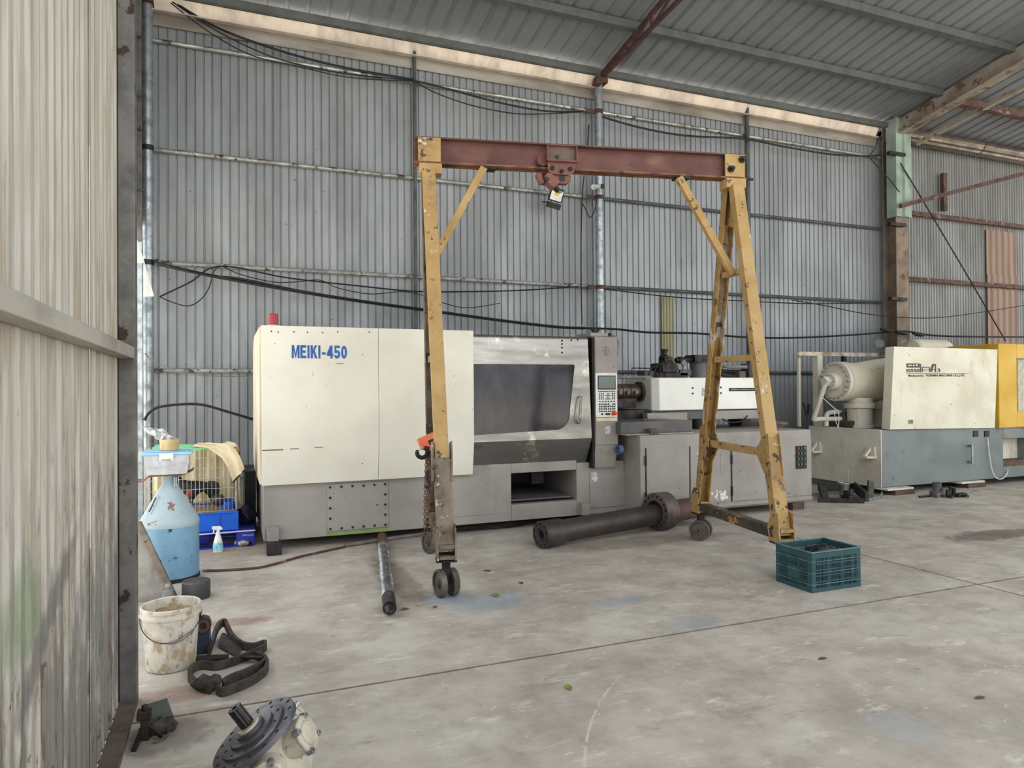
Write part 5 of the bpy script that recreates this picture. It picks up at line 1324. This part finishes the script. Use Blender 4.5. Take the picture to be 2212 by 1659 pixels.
build('seal_plate', MB().lathe([(0, 0), (.056, 0), (.054, .012), (0, .012)], HC+N_*.052, N_, 30), m_cast, fl_)
sh = MB(); nt = 40
for k in range(nt):
    a = 2*math.pi*k/nt; rr = .0335 if (k % 4) < 2 else .030
    sh.v.append(HC+N_*.055+(U1*math.cos(a)+U2*math.sin(a))*rr)
for k in range(nt):
    a = 2*math.pi*k/nt; rr = .0335 if (k % 4) < 2 else .030
    sh.v.append(HC+N_*.17+(U1*math.cos(a)+U2*math.sin(a))*rr)
for k in range(nt): sh.f.append((k, (k+1) % nt, nt+(k+1) % nt, nt+k))
sh.lathe([(.030, .17), (.013, .17), (.013, .12), (0, .12)], HC, N_, 40)
build('splined_shaft', sh, m_shaft, hm)
CB = HC-N_*.12
build('crankcase', MB().lathe([(0, -.17), (.13, -.17), (.15, -.14), (.15, .12), (0, .12)], CB, N_, 30), m_cast, hm, bevel=.0)
me_bolt = MB()
for k in range(5):
    a = 38+72*k; dr = ra(a); sd = N_.cross(dr)
    c0 = CB+dr*.1; c1 = CB+dr*.205
    lb = build('cylinder_lobe', MB().cyl(c0, c1, .088, .082, 24), m_cast, hm)
    rotl = Matrix((sd, N_, dr)).transposed()
    cpq = MB()
    poly = []
    for q in range(8):
        t = math.pi/8+math.pi*q/4; poly.append(c1+sd*(.09*math.cos(t))+N_*(.09*math.sin(t)))
    cpq.prism(poly, dr*.022); build('lobe_cover', cpq, m_cast, lb, bevel=.006)
    build('cover_disc', MB().lathe([(0, .028), (.05, .028), (.058, .022), (.058, 0)], c1+dr*.004, dr, 24), m_cast, lb)
    for q in range(4):
        t = math.pi/4+math.pi/2*q; bc_ = c1+sd*(.083*math.cos(t))+N_*(.083*math.sin(t))
        build('cap_screw', MB().lathe([(.008, .012), (.008, .03), (.016, .03), (.016, -.004), (0, -.004)], bc_, dr, 12), m_galv, lb)
build('valve_housing', MB().obox(CB-N_*.21+U1*.0, (.2, .2, .12), Matrix((U1, U2, N_)).transposed()), m_cast, hm, bevel=.015)
hcl = HC-V((HC.x, HC.y, 0))
def _shrink(o):
    for q in o.data.vertices: q.co = hcl+(q.co-hcl)*MS
    for c_ in o.children: _shrink(c_)
for c_ in hm.children: _shrink(c_)

# junk beside the sill of the sheet wall
jk = FL(305, 1590)
jp_ = thing('scrap_post', 'dark oily bracket standing in clutter against the near sheet wall', 'scrap', (-.36, FL(315, 1595).y, 0))
jb = FL(313, 1598)
build('bracket_body', MB().box(jb.x-.016, jb.x+.018, jb.y-.015, jb.y+.02, 0, .12).box(jb.x-.03, jb.x+.026, jb.y-.02, jb.y+.026, .09, .128).cyl((jb.x, jb.y, .12), (jb.x, jb.y, .15), .014, n=8), m_dark, jp_, bevel=.004)
build('bracket_arm', MB().bar((jb.x, jb.y, .07), (jb.x+.07, jb.y-.03, .012), .013, .013), m_dark, jp_)
build('bracket_arm', MB().bar((jb.x-.015, jb.y, .04), (jb.x-.035, jb.y-.1, .008), .013, .013), m_dark, jp_)
for k, (pa, pb, rr, lab) in enumerate((((322, 1588), (350, 1560), .012, 'dark bar leaning out of the clutter by the sheet wall'), ((300, 1600), (290, 1620), .01, 'small dark bar flat against the bottom rail of the sheet wall'), ((322, 1527), (348, 1521), .005, 'thin twig nearest the end post of the sheet wall'))):
    single('scrap_bar', MB().tube([FL(*pa, rr), FL(*pb, rr)], rr, 8), m_dark if k < 2 else m_wood, lab, 'bar')
single('twig', MB().tube(smooth_path([FL(330, 1604, .006), FL(346, 1600, .006), FL(361, 1589, .006), FL(371, 1566, .006)], 4), .005, 6), m_wood, 'bent brown twig on the floor by the sheet wall', 'twig')
gpl = FL(340, 1552)
single('metal_offcut', MB().obox(gpl+V((0, 0, .035)), (.11, .09, .008), Matrix.Rotation(R(25), 3, 'Z') @ Matrix.Rotation(R(40), 3, 'X')), mat('green_offcut', (76, 82, 74), (60, 66, 60), 9, .7), 'green-grey metal offcut propped in the clutter by the sheet wall', 'offcut')
dp = FL(345, 1578)
random.seed(11)
single('oily_rag', crumple(MB().sphere(dp+V((0, 0, .018)), .07, (1.1, .8, .35), 24, 14), .02, 30), mat('rag', (78, 68, 60), (50, 44, 40), 14, .95), 'crumpled oily rag on the floor by the sheet wall', 'rag', smooth=25)

# ================================================================ blue hopper tank and what stands on it
tk = V((-.415, 6.32, 0))
tank = thing('blue_hopper', 'pale blue steel drum with cone top and peeling paint at the left', 'hopper', tk)
m_tank = mat('peeling_blue', (124, 164, 190), (106, 148, 178), 4, .45, chips=[((150, 176, 176), .2, 4, (1, 1, .6), .2), ((126, 92, 74), .12, 5), ((60, 56, 56), .06, 22)])
m_tankc = mat('peeling_pale_blue', (166, 182, 188), (150, 170, 180), 3, .5, chips=[((126, 94, 78), .08, 6), ((86, 80, 74), -.0, 18)])
build('drum', MB().lathe([(0, .0), (.205, .0), (.205, .02), (.218, .022), (.218, .44), (0, .44)], tk, n=48), m_tank, tank)
build('cone', MB().lathe([(.219, .43), (.221, .455), (.216, .475), (.05, .77), (.05, .83), (0, .83)], tk, n=48), m_tankc, tank)
build('drum_foot', MB().lathe([(.215, 0), (.222, .0), (.222, .03), (.218, .03)], tk, n=48), m_black, tank)
hn = V((tk.x-.17, tk.y-.08, .58))
oh = V((-.78, -.62, 0)).normalized(); gen = (V((0, 0, .295))-oh*.166).normalized(); nrm = (oh*.295+V((0, 0, .166))).normalized(); sid = gen.cross(nrm)
scn = tk+oh*.142+V((0, 0, .605)); rsl = Matrix((sid, nrm, gen)).transposed()
ss_ = build('sight_slot', MB().obox(scn, (.055, .012, .15), rsl), m_tankc, tank, bevel=.003)
build('slot_opening', MB().obox(scn+nrm*.007, (.014, .003, .12), rsl), m_black, ss_)
for a in (-40, 20): build('neck_lug', MB().box(tk.x+.055*math.cos(R(a))-.006, tk.x+.055*math.cos(R(a))+.006, tk.y-.09, tk.y-.04, .74, .82), m_galv, tank)
# board under the box
bpz = .832
m_board = mat('brown_strip', (128, 92, 78), (100, 70, 60), 8, .7)
single('wooden_strip', MB().ribbon(smooth_path([(-.70, 6.27, .805), (-.60, 6.27, .80), (-.55, 6.27, .835), (-.44, 6.27, .838), (-.32, 6.27, .838), (-.26, 6.27, .86), (-.235, 6.27, .875)], 5), .2, .008, [V((0, 1, 0))]*31), m_board, 'bent brown strip lying across the top of the blue hopper', 'strip')
bx = thing('storage_box', 'clear plastic storage box with light blue lid on the blue hopper', 'box', (-.425, 6.27, .846))
m_clear = clear_plastic('clear_box', (244, 246, 250), .38, .3)
m_lid = mat('light_blue_lid', (146, 196, 228), (130, 184, 220), 8, .4)
def taper(z0, z1, a0, b0, a1, b1, t=.004):
    mb = MB(); q0 = [(-a0, -b0), (a0, -b0), (a0, b0), (-a0, b0)]; q1 = [(-a1, -b1), (a1, -b1), (a1, b1), (-a1, b1)]
    for i in range(4):
        j = (i+1) % 4
        def inn(p): return (p[0]*(1-t/.12), p[1]*(1-t/.08))
        a, b_, c_, d_2 = q0[i], q0[j], q1[j], q1[i]
        mb.hexa([(a[0], a[1], z0), (b_[0], b_[1], z0), (*inn(b_), z0), (*inn(a), z0), (d_2[0], d_2[1], z1), (c_[0], c_[1], z1), (*inn(c_), z1), (*inn(d_2), z1)])
    mb.box(-a0, a0, -b0, b0, z0, z0+.004); return mb
build('box_body', taper(0, .16, .145, .095, .165, .11), m_clear, bx, local=True)
lid = build('lid', MB().box(-.185, .185, -.125, .125, .158, .178).box(-.16, .16, -.1, .1, .178, .186), m_lid, bx, local=True, bevel=.006)
build('latch', MB().box(-.05, .05, -.131, -.122, .125, .17).box(-.05, -.035, -.131, -.122, .11, .13).box(.035, .05, -.131, -.122, .11, .13), m_white, lid, local=True, bevel=.003)
fd = build('feed', MB().hexa([(-.14, -.09, .006), (.14, -.09, .006), (.14, .09, .006), (-.14, .09, .006), (-.142, -.092, .03), (.145, -.095, .085), (.145, .095, .085), (-.142, .092, .04)]), mat('grain', (214, 190, 168), (190, 160, 136), 60, .9), bx, local=True); fd['kind'] = 'stuff'
build('label_sticker', MB().box(.155, .162, -.05, .03, .04, .14), mat('sticker_print', (230, 226, 222), (150, 110, 90), 30, .5), bx, local=True)
bw = thing('feed_bowl', 'small tan paper-covered tub standing on the light blue lid', 'tub', (-.41, 6.26, 1.035))
build('tub_wall', MB().lathe([(0, 0), (.068, 0), (.074, .085), (.076, .088), (.07, .088), (.064, .01), (0, .01)], n=28), mat('tan_tub', (208, 186, 140), (184, 158, 112), 8, .7), bw, local=True)
fo = MB().sphere((-.47, 6.27, 1.155), .10, (1.25, .5, .38), 28, 16, .2, Matrix.Rotation(R(28), 3, 'Y'))
single('crumpled_film', crumple(fo, .02, 30), mat('silver_film', (206, 206, 202), (150, 152, 154), 22, .3, .3), 'crumpled silvery film stuck in the tan tub', 'film', smooth=15)

# metal sheet leaning, weight block, jack
mp = MB()
p0, p1, p2, p3 = V((-.72, 5.9, .6)), V((-.33, 5.72, .0)), V((-.75, 5.72, .0)), V((-.75, 5.9, .6))
mp.hexa([(-.78, 5.66, 0), (-.345, 5.66, 0), (-.345, 5.69, 0), (-.78, 5.69, 0), (-.78, 5.80, .56), (-.60, 5.80, .56), (-.60, 5.83, .56), (-.78, 5.83, .56)])
pl = thing('steel_plate', 'grey steel plate with slanted edge leaning by the blue hopper', 'plate', (-.55, 5.7, 0))
build('plate', mp, mat('grey_plate', (150, 146, 138), (118, 112, 104), 5, .6, .2), pl)
build('edge_bar', MB().bar((-.335, 5.65, .0), (-.585, 5.79, .55), .035, .05, (0, 1, 0)), m_grime, pl)
wb_ = FL(423, 1298)
single('counterweight', MB().lathe([(0, 0), (.092, 0), (.096, .006), (.096, .118), (.088, .128), (0, .13)], (wb_.x+.0, wb_.y+.09, 0), n=32), mat('dark_weight', (84, 80, 80), (66, 62, 64), 6, .55, .3), 'dark round iron weight on the floor behind the bucket', 'weight')
jkp = FL(362, 1305)
jk_ = thing('bottle_jack', 'small grey bottle jack standing between hopper and bucket', 'jack', (jkp.x, jkp.y, 0))
build('jack_body', MB().lathe([(0, 0), (.045, 0), (.045, .06), (.04, .065), (.04, .1), (.036, .105), (.018, .107), (.018, .125), (0, .125)], n=20), m_hose, jk_, local=True)
build('jack_nut', MB().cyl((0, 0, .122), (0, 0, .148), .018, .013, 6), m_galv, jk_, local=True)
build('jack_base', MB().box(-.05, .05, -.05, .05, 0, .018), m_dark, jk_, local=True, bevel=.004)

# ================================================================ pet cage on blue tray and pallet
CX0, CX1, CY0, CY1, CZ0, CZ1 = -.70, .10, 7.42, 7.98, .34, .955
m_wire = mat('cage_wire', (206, 204, 198), (170, 164, 154), 20, .4, .4)
cg = thing('wire_cage', 'white wire animal cage draped with cloth at the left wall', 'cage', ((CX0+CX1)/2, (CY0+CY1)/2, CZ0))
def panel_w(f, L, H, sp=.036, hz=(.0, .12, .22, .32, .42, .52, .61)):
    mb = MB(); n = int(L/sp)
    for k in range(n+1):
        u = L*k/n; mb.tube([f(u, 0), f(u, H)], .0022, 5)
    for z in hz: mb.tube([f(0, z), f(L, z)], .0026, 5)
    return mb
for f, L in ((lambda u, z: (CX0+u, CY0, CZ0+z), CX1-CX0), (lambda u, z: (CX0, CY0+u, CZ0+z), CY1-CY0), (lambda u, z: (CX1, CY0+u, CZ0+z), CY1-CY0)):
    o = build('wire_panel', panel_w(f, L, CZ1-CZ0), m_wire, cg); o['kind'] = 'stuff'
top_w = MB()
for k in range(15): top_w.tube([(CX0+(CX1-CX0)*k/14, CY0, CZ1), (CX0+(CX1-CX0)*k/14, CY1, CZ1)], .0025, 5)
o = build('wire_panel', top_w, m_wire, cg); o['kind'] = 'stuff'
build('corner_frame', MB().tube([(CX1, CY0, CZ0), (CX1, CY0, CZ1), (CX0, CY0, CZ1), (CX0, CY0, CZ0)], .005, 6), m_wire, cg)
m_cloth = mat('beige_cloth', (226, 213, 184), (208, 192, 160), 6, .9)
m_greenc = mat('green_sheet', (134, 214, 160), (112, 194, 140), 6, .7)
m_blk = mat('black_hem', (36, 32, 32), None, 9, .9)
def backcloth(u, v):
    x = CX0+.02+(CX1-CX0-.03)*u; lowz = .42+.05*math.sin(u*9)+.06*math.sin(u*3.3+1)
    z = CZ1-.01-(CZ1-CZ0-.03)*v
    return (x, CY1-.04+.014*math.sin(u*30+2*math.sin(v*3))+.008*math.sin(u*71), z)
dr_ = single('back_cloth', MB().grid(backcloth, 60, 16), m_cloth, 'beige cloth hanging in folds along the back of the wire cage', 'cloth')
def topcloth(u, v):
    # from the cage top over the right side, a triangular fall
    x = CX0+.42+u*(.44)
    y = CY0-.012+v*.5
    over = max(0, x-CX1)
    z = CZ1+.012+.012*noise.noise(V((u*9, v*7, 0)))+.01*math.sin(u*14+v*4)
    if over > 0: z -= over*over*6+over*.8
    return (x-over*.35, y-.02*math.sin(u*10), z)
tcl = thing('cage_cover', 'wrinkled beige cloth with black hem sliding off the right of the cage', 'cloth', (.0, 7.6, CZ1))
build('cloth_top', MB().grid(topcloth, 26, 18), m_cloth, tcl)
tri = [PY(452, 962, 7.40), PY(500, 958, 7.40), PY(529, 1015, 7.40), PY(524, 1022, 7.40), PY(504, 1042, 7.40), PY(500, 1015, 7.40), PY(470, 975, 7.40)]
def trif(u, v):
    top_ = PY(415, 961, 7.40).lerp(PY(500, 958, 7.40), u)
    bot_ = PY(440, 966, 7.40).lerp(PY(528, 1018, 7.40), u) if u > .5 else PY(420, 966, 7.40).lerp(PY(505, 1030, 7.40), u/.5*.9)
    a0 = [PY(415, 964, 7.4), PY(450, 968, 7.4), PY(478, 988, 7.4), PY(494, 1012, 7.4), PY(503, 1041, 7.4)]
    a1 = [PY(430, 956, 7.4), PY(470, 957, 7.4), PY(500, 960, 7.4), PY(518, 985, 7.4), PY(529, 1014, 7.4)]
    t = u*4; i = min(3, int(t)); fu = t-i
    p = a0[i].lerp(a0[i+1], fu).lerp(a1[i].lerp(a1[i+1], fu), v)
    return p+V((0, -.012*math.sin(v*9+u*2)-.015, 0))
fall = build('cloth_fall', MB().grid(trif, 28, 16), m_cloth, tcl)
e0, e1 = trif(1, 0), trif(1, 1)
build('hem', MB().tube([V(e0)+V((0, -.006, 0)), V(e1)+V((0, -.006, 0))], .008, 6), m_blk, fall)
def sidef(u, v):
    x = CX1+.012+.03*v+.008*math.sin(u*16); return (x, CY0+.0+(CY1-CY0)*u, CZ1-.02-(.56)*v)
build('cloth_side', MB().grid(sidef, 16, 12), mat('yellow_beige_cloth', (214, 190, 130), (196, 168, 110), 6, .9), tcl)
def greenf(u, v): return (CX0+.06+(CX1-CX0-.1)*u, CY0-.01+(CY1-CY0-.1)*v, CZ1+.004+.004*math.sin(u*12)+(.012 if u < .5 else .0)*v)
single('green_mat', MB().grid(greenf, 16, 6).grid(lambda u, v: (CX0+.06+(CX1-CX0-.1)*u, CY0-.012, CZ1+.004-.03*v*(.6+.4*math.sin(u*5))), 16, 2), m_greenc, 'mint green plastic sheet on the roof of the wire cage', 'mat')
# tray below
m_bluep = mat('bright_blue_plastic', (24, 100, 214), (18, 84, 190), 5, .4)
tr_ = thing('blue_tray', 'bright blue plastic tub under the wire cage', 'tub', (-.3, 7.68, .155))
build('tub_wall', MB().box(-.68, .105, 7.36, 7.375, .155, .335).box(-.68, .105, 7.99, 8.0, .155, .335).box(-.68, -.665, 7.375, 7.99, .155, .335).box(.09, .105, 7.375, 7.99, .155, .335).box(-.665, .09, 7.375, 7.99, .155, .17), m_bluep, tr_, bevel=.003)
build('tub_rim', MB().box(-.69, .12, 7.348, 7.362, .322, .336).box(-.06, -.045, 7.35, 7.36, .16, .33).box(.075, .12, 7.35, 7.365, .155, .34), m_bluep, tr_, bevel=.003)
lt = build('litter', MB().grid(lambda u, v: (-.66+.74*u, 7.38+.6*v, .325+.012*noise.noise(V((u*12, v*12, 0)))), 24, 20), mat('straw', (176, 156, 128), (130, 108, 84), 40, .95), tr_); lt['kind'] = 'stuff'
single('feed_cup', MB().lathe([(0, 0), (.06, 0), (.062, .075), (.055, .078), (.05, .07)], (.02, 7.52, .34), n=20).box(-.06, .08, 7.56, 7.575, .34, .44), m_bluep, 'blue feeder fixed inside the wire cage by its right corner', 'feeder')
bl_ = PY(472, 1080, 7.5)
single('black_ball', MB().sphere(bl_, .062, n=24, m=16), mat('ball_black', (52, 52, 56), (36, 36, 40), 6, .3), 'black ball hung in the wire cage near its right corner', 'ball')
# pallet
m_pal = mat('royal_blue_plastic', (38, 58, 178), (30, 46, 150), 5, .45)
pt = thing('blue_pallet', 'royal blue plastic pallet with white lettering under the blue tub', 'pallet', (-.22, 7.7, 0))
build('deck', MB().box(-.72, .265, 7.30, 8.1, .135, .152), m_pal, pt, bevel=.003)
for x0, x1 in ((-.72, -.52), (.10, .265), (-.3, -.14)):
    for y0, y1 in ((7.30, 7.45), (7.92, 8.1)):
        if x0 == -.3 and y0 < 7.5: y0, y1 = 7.5, 7.6
        build('pallet_block', MB().box(x0, x1, y0, y1, .012, .135), m_pal, pt, bevel=.006)
build('runner', MB().box(-.72, .265, 7.30, 7.44, 0, .014), m_pal, pt, bevel=.003)
build('runner', MB().box(-.72, .265, 7.92, 8.1, 0, .014), m_pal, pt, bevel=.003)
build('pallet_edge', MB().box(-.72, .27, 7.292, 7.302, .143, .154), m_white, pt)
gd = MB()
for k in range(26): gd.box(-.7+k*.032, -.697+k*.032, 7.302, 7.312, .105, .137)
gd.box(-.7, .1, 7.302, 7.31, .105, .108)
for k in range(16): gd.box(-.5+k*.037, -.497+k*.037, 7.302, 7.312, .014, .034)
build('deck_grid', gd, m_pal, pt, smooth=None)
build('lettering', fit_text('KIXO sempre', .155, .255, .095, .113, 7.2985, .012), m_white, pt)
single('rubbish_sack', crumple(MB().sphere((.2, 7.72, .23), .12, (.75, 1.2, .9), 28, 18), .03, 16), mat('navy_sack', (34, 38, 58), (22, 24, 38), 9, .5), 'dark navy sack slumped beside the blue tub', 'sack', smooth=25)
# spray bottle, shaker
sb_ = FL(471, 1192)
spb = thing('spray_bottle', 'white trigger spray bottle with turquoise label on the floor', 'bottle', (sb_.x, sb_.y+.02, 0))
build('bottle_body', MB().lathe([(0, 0), (.042, 0), (.045, .006), (.045, .06), (.036, .1), (.028, .135), (.018, .165), (.016, .185), (0, .185)], n=24), m_whitecov, spb, local=True)
build('label', MB().lathe([(.0455, .012), (.0455, .06), (.041, .085)], n=24), mat('turquoise_label', (84, 190, 214), (190, 220, 226), 24, .5), spb, local=True)
build('trigger_head', MB().xz([(-.052, .222), (-.05, .236), (.02, .236), (.04, .215), (.038, .205), (.015, .2), (.015, .185), (-.012, .185), (-.012, .205), (-.026, .205), (-.036, .178), (-.046, .18), (-.038, .21), (-.052, .213)], -.012, .012), m_whitecov, spb, local=True, bevel=.003)
kp = FL(524, 1180); kd = V((.85, -.5, 0)).normalized()
sh_ = thing('drink_bottle', 'small silvery labelled bottle lying on its side by the pallet', 'bottle', (kp.x, kp.y, 0))
build('bottle_body', MB().lathe([(0, -.075), (.024, -.075), (.03, -.065), (.03, .02), (.026, .04), (.017, .062), (.017, .07), (0, .07)], kp+V((0, 0, .031)), kd, 20), mat('pale_bottle', (176, 166, 152), (120, 108, 96), 16, .3, .3), sh_)
build('label', MB().lathe([(.0305, -.035), (.0305, -.005)], kp+V((0, 0, .031)), kd, 20), m_sticker, sh_)
build('cap', MB().cyl(kp+V((0, 0, .031))+kd*.07, kp+V((0, 0, .031))+kd*.082, .019, n=14), m_dark, sh_)

# rooster in the cage: one skinned body
def skin_body(name, verts, edges, radii, m, parent, sub=2, root=0):
    me = bpy.data.meshes.new(name); me.from_pydata(verts, edges, []); o = bpy.data.objects.new(name, me); COL.objects.link(o); o.parent = parent
    sk = o.modifiers.new('skin', 'SKIN'); sk.use_smooth_shade = True
    if not me.skin_vertices: bpy.context.view_layer.objects.active = o
    lay = me.skin_vertices[0].data if me.skin_vertices else None
    if lay is None:
        return o
    for i, r_ in enumerate(radii):
        lay[i].radius = r_ if isinstance(r_, tuple) else (r_, r_)
    lay[root].use_root = True
    s2 = o.modifiers.new('sub', 'SUBSURF'); s2.levels = sub; s2.render_levels = sub
    me.materials.append(m); return o
ro = PY(412, 1056, 7.66)
rt = thing('rooster', 'black rooster with bare red thigh standing in the wire cage, tail right', 'rooster', (ro.x, 7.66, .335))
m_rst = mat('black_feathers', (30, 28, 32), (16, 16, 20), 22, .5, bump=.004)
bz = ro.z-.335
vv = [(0, 0, bz+.0), (-.07, 0, bz+.03), (-.12, 0, bz+.09), (-.15, 0, bz+.16), (-.165, 0, bz+.21), (-.20, 0, bz+.215),
      (.07, 0, bz+.015), (.13, 0, bz+.02), (.20, 0, bz-.0), (.25, 0, bz-.05),
      (.01, -.035, bz-.07), (.0, -.035, bz-.14), (-.03, -.035, .02), (-.07, -.035, .008),
      (.01, .035, bz-.07), (.0, .035, bz-.14), (-.03, .035, .02), (-.07, .035, .008)]
vv = [V(q) for q in vv]
ee = [(0, 1), (1, 2), (2, 3), (3, 4), (4, 5), (0, 6), (6, 7), (7, 8), (8, 9), (0, 10), (10, 11), (11, 12), (12, 13), (0, 14), (14, 15), (15, 16), (16, 17)]
rr_ = [(.075, .075), (.07, .07), (.045, .045), (.03, .03), (.028, .028), (.008, .008), (.06, .065), (.04, .05), (.022, .035), (.006, .01), .034, .016, .009, .006, .034, .016, .009, .006]
skin_body('body', [tuple(q) for q in vv], ee, rr_, m_rst, rt)
m_comb = mat('comb_red', (150, 72, 72), (112, 50, 52), 14, .6)
build('comb', MB().xz([(-.185, bz+.225), (-.18, bz+.255), (-.172, bz+.24), (-.162, bz+.262), (-.152, bz+.242), (-.142, bz+.255), (-.14, bz+.225)], -.004, .004), m_comb, rt, local=True)
build('thigh_skin', MB().sphere((-.01, -.045, bz-.03), .045, (.6, .6, 1.0), 18, 12, .2), m_comb, rt, local=True)
tf = MB()
for k in range(7):
    a = R(14-11*k); yy = (k-3)*.006; p0 = V((.10, yy, bz+.03-.006*k))
    pts = smooth_path([p0, p0+V((.07*math.cos(a), yy, .07*math.sin(a)+.012)), p0+V((.13*math.cos(a), yy*2, .12*math.sin(a)-.005)), p0+V((.165*math.cos(a), yy*2, .15*math.sin(a)-.04))], 4)
    tf.ribbon(pts, .034 if k not in (0, 6) else .026, .004, [V((-math.sin(a), 0, math.cos(a)))]*len(pts))
build('tail_feathers', tf, m_rst, rt, local=True)

# ================================================================ scrap by the second machine
m_dgreen = mat('dark_green_steel', (66, 76, 68), (50, 56, 52), 6, .7, .2, chips=[((92, 76, 66), .3, 6)])
g0 = FL(1800, 1078)
sf = thing('scrap_channel', 'dark green channel frame lying on the floor against the press end plate', 'frame', (7.75, 7.2, 0))
def fpt(px, py, z): return FL(px, py, z)
build('frame_side', MB().bar(FL(1768, 1052, .1), FL(1835, 1052, .1), .05, .12), m_dgreen, sf)
build('frame_side', MB().bar(FL(1768, 1080, .03), FL(1866, 1082, .03), .05, .06), m_dark, sf)
build('frame_end', MB().bar(FL(1775, 1052, .1), FL(1783, 1078, .03), .08, .1), m_dgreen, sf)
build('frame_plate', MB().bar(FL(1846, 1052, .1), FL(1872, 1074, .06), .03, .14), m_dgreen, sf)
cn = FL(1823, 1077)
tc_ = thing('tin_can', 'battered shiny tin can on the scrap frame by the press', 'can', (cn.x, cn.y, 0))
build('can_wall', MB().lathe([(0, .0), (.055, .0), (.06, .17), (.078, .21), (.078, .215), (.056, .17), (.05, .008), (0, .008)], n=18), mat('tin', (186, 182, 174), (112, 104, 96), 12, .35, .6), tc_, local=True)
build('can_rim', MB().ring((0, 0, .208), (0, 0, .218), .082, .074, 18), m_galv, tc_, local=True)
kb_ = FL(1845, 1086)
single('iron_block', MB().box(kb_.x-.08, kb_.x+.08, kb_.y, kb_.y+.14, 0, .09).obox((kb_.x-.02, kb_.y+.07, .11), (.1, .1, .08), Matrix.Rotation(R(20), 3, 'Z')), m_dark, 'dark iron block in front of the tin can', 'block', bevel=.006)
lp = FL(1880, 1080)
single('leaning_bar', MB().bar(lp+V((-.01, 0, .0)), lp+V((.07, .05, .24)), .1, .03, (0, 1, 0)), m_dgreen, 'dark green flat bar leaning upright beside the press end plate', 'bar', bevel=.003)
hp_ = [FL(1848, 1046, .06), FL(1875, 1042, .08), FL(1898, 1050, .08), FL(1905, 1064, .03), FL(1897, 1074, .018), FL(1875, 1080, .018)]
single('hose_loop', MB().tube(smooth_path(hp_, 6), .018, 8), m_hose, 'grey hose curled round the leaning green bar', 'hose')
td = FL(2033, 1074)
tl = thing('stepped_bush', 'dark stepped steel bush standing on the floor before the press', 'bush', (td.x, td.y+.06, 0))
build('bush_body', MB().lathe([(0, 0), (.09, 0), (.09, .08), (.055, .085), (.055, .19), (.058, .195), (.04, .195), (.04, .15), (0, .15)], n=24), m_based, tl, local=True)
build('bush_ring', MB().ring((-.09, -.1, .03), (-.09, -.08, .03), .03, .016, 16), m_galv, tl, local=True)
single('steel_bar', MB().tube([FL(1986, 1073, .014), FL(2022, 1070, .014)], .014, 8), m_dark, 'short steel bar left of the stepped bush', 'bar')
single('steel_bar', MB().tube([FL(2072, 1066, .014), FL(2115, 1057, .014)], .014, 8), m_hose, 'long pale bar right of the chain heap', 'bar')
hpz = FL(2068, 1075)
ch = MB(); random.seed(5)
for k in range(7):
    a = random.uniform(0, 6.28); c0 = hpz+V((random.uniform(-.13, .13), random.uniform(0, .12), .014)); c1_ = c0+V((.16*math.cos(a), .1*math.sin(a), random.uniform(0, .03)))
    chain_links(ch, [c0, c1_], .03, .006, .014)
ct = thing('tool_heap', 'heap of dark chain and clamps on the floor right of the bush', 'tools', (hpz.x, hpz.y+.05, 0))
o = build('chain', ch, m_dark, ct); o['kind'] = 'stuff'
build('clamp', MB().box(hpz.x-.12, hpz.x-.03, hpz.y+.05, hpz.y+.13, 0, .1).cyl((hpz.x+.02, hpz.y+.06, 0), (hpz.x+.02, hpz.y+.06, .12), .025, n=10), m_dark, ct, bevel=.005)
build('clamp', MB().box(hpz.x+.02, hpz.x+.2, hpz.y+.0, hpz.y+.08, 0, .05), m_black, ct, bevel=.008)
build('pin', MB().cyl((hpz.x+.0, hpz.y+.1, 0), (hpz.x+.0, hpz.y+.1, .14), .018, n=10), m_black, ct)
build('scrap_weight', MB().cyl((hpz.x-.14, hpz.y+.1, 0), (hpz.x-.14, hpz.y+.1, .12), .03, n=10), m_stone, ct)

# ================================================================ fallen leaves and crumbs
m_leafg = mat('green_leaf', (132, 150, 62), (104, 124, 50), 12, .6)
m_leafb = mat('dry_leaf', (120, 86, 58), (92, 66, 46), 12, .8)
leaf_me = None
for k, (px, py, s, gm, lab) in enumerate(((1071, 1287, .05, m_leafg, 'yellow-green curled leaf right of the near left caster'), (1228, 1487, .035, m_leafg, 'thin yellow leaf on bare floor in the lower middle'), (1777, 1424, .03, m_leafb, 'small olive leaf on the floor below the green crate'),
                                          (1052, 1234, .04, m_leafb, 'pale dry leaf between the near caster and the barrel'), (1125, 1260, .03, m_leafb, 'dark dry leaf below the barrel end'), (2117, 1509, .03, m_leafb, 'brown crumb of leaf at the lower right'), (875, 1317, .035, m_leafb, 'dark leaf beside the screw tip'), (940, 1312, .03, m_leafb, 'tiny brown leaf below the near left caster'))):
    c0 = FL(px, py)
    def lf(u, v):
        w = math.sin(math.pi*u)**.7; return V(((u-.5)*2, (v-.5)*.9*w, .25*(v-.5)**2*4*w*.6+.12*u))
    mb = MB().grid(lf, 8, 4); a = random.uniform(0, 6.28); mr_ = Matrix.Rotation(a, 3, 'Z')
    mb.v = [c0+mr_ @ (q*s)+V((0, 0, .002)) for q in mb.v]
    single('fallen_leaf', mb, gm, lab, 'leaf', 'leaves on the floor')
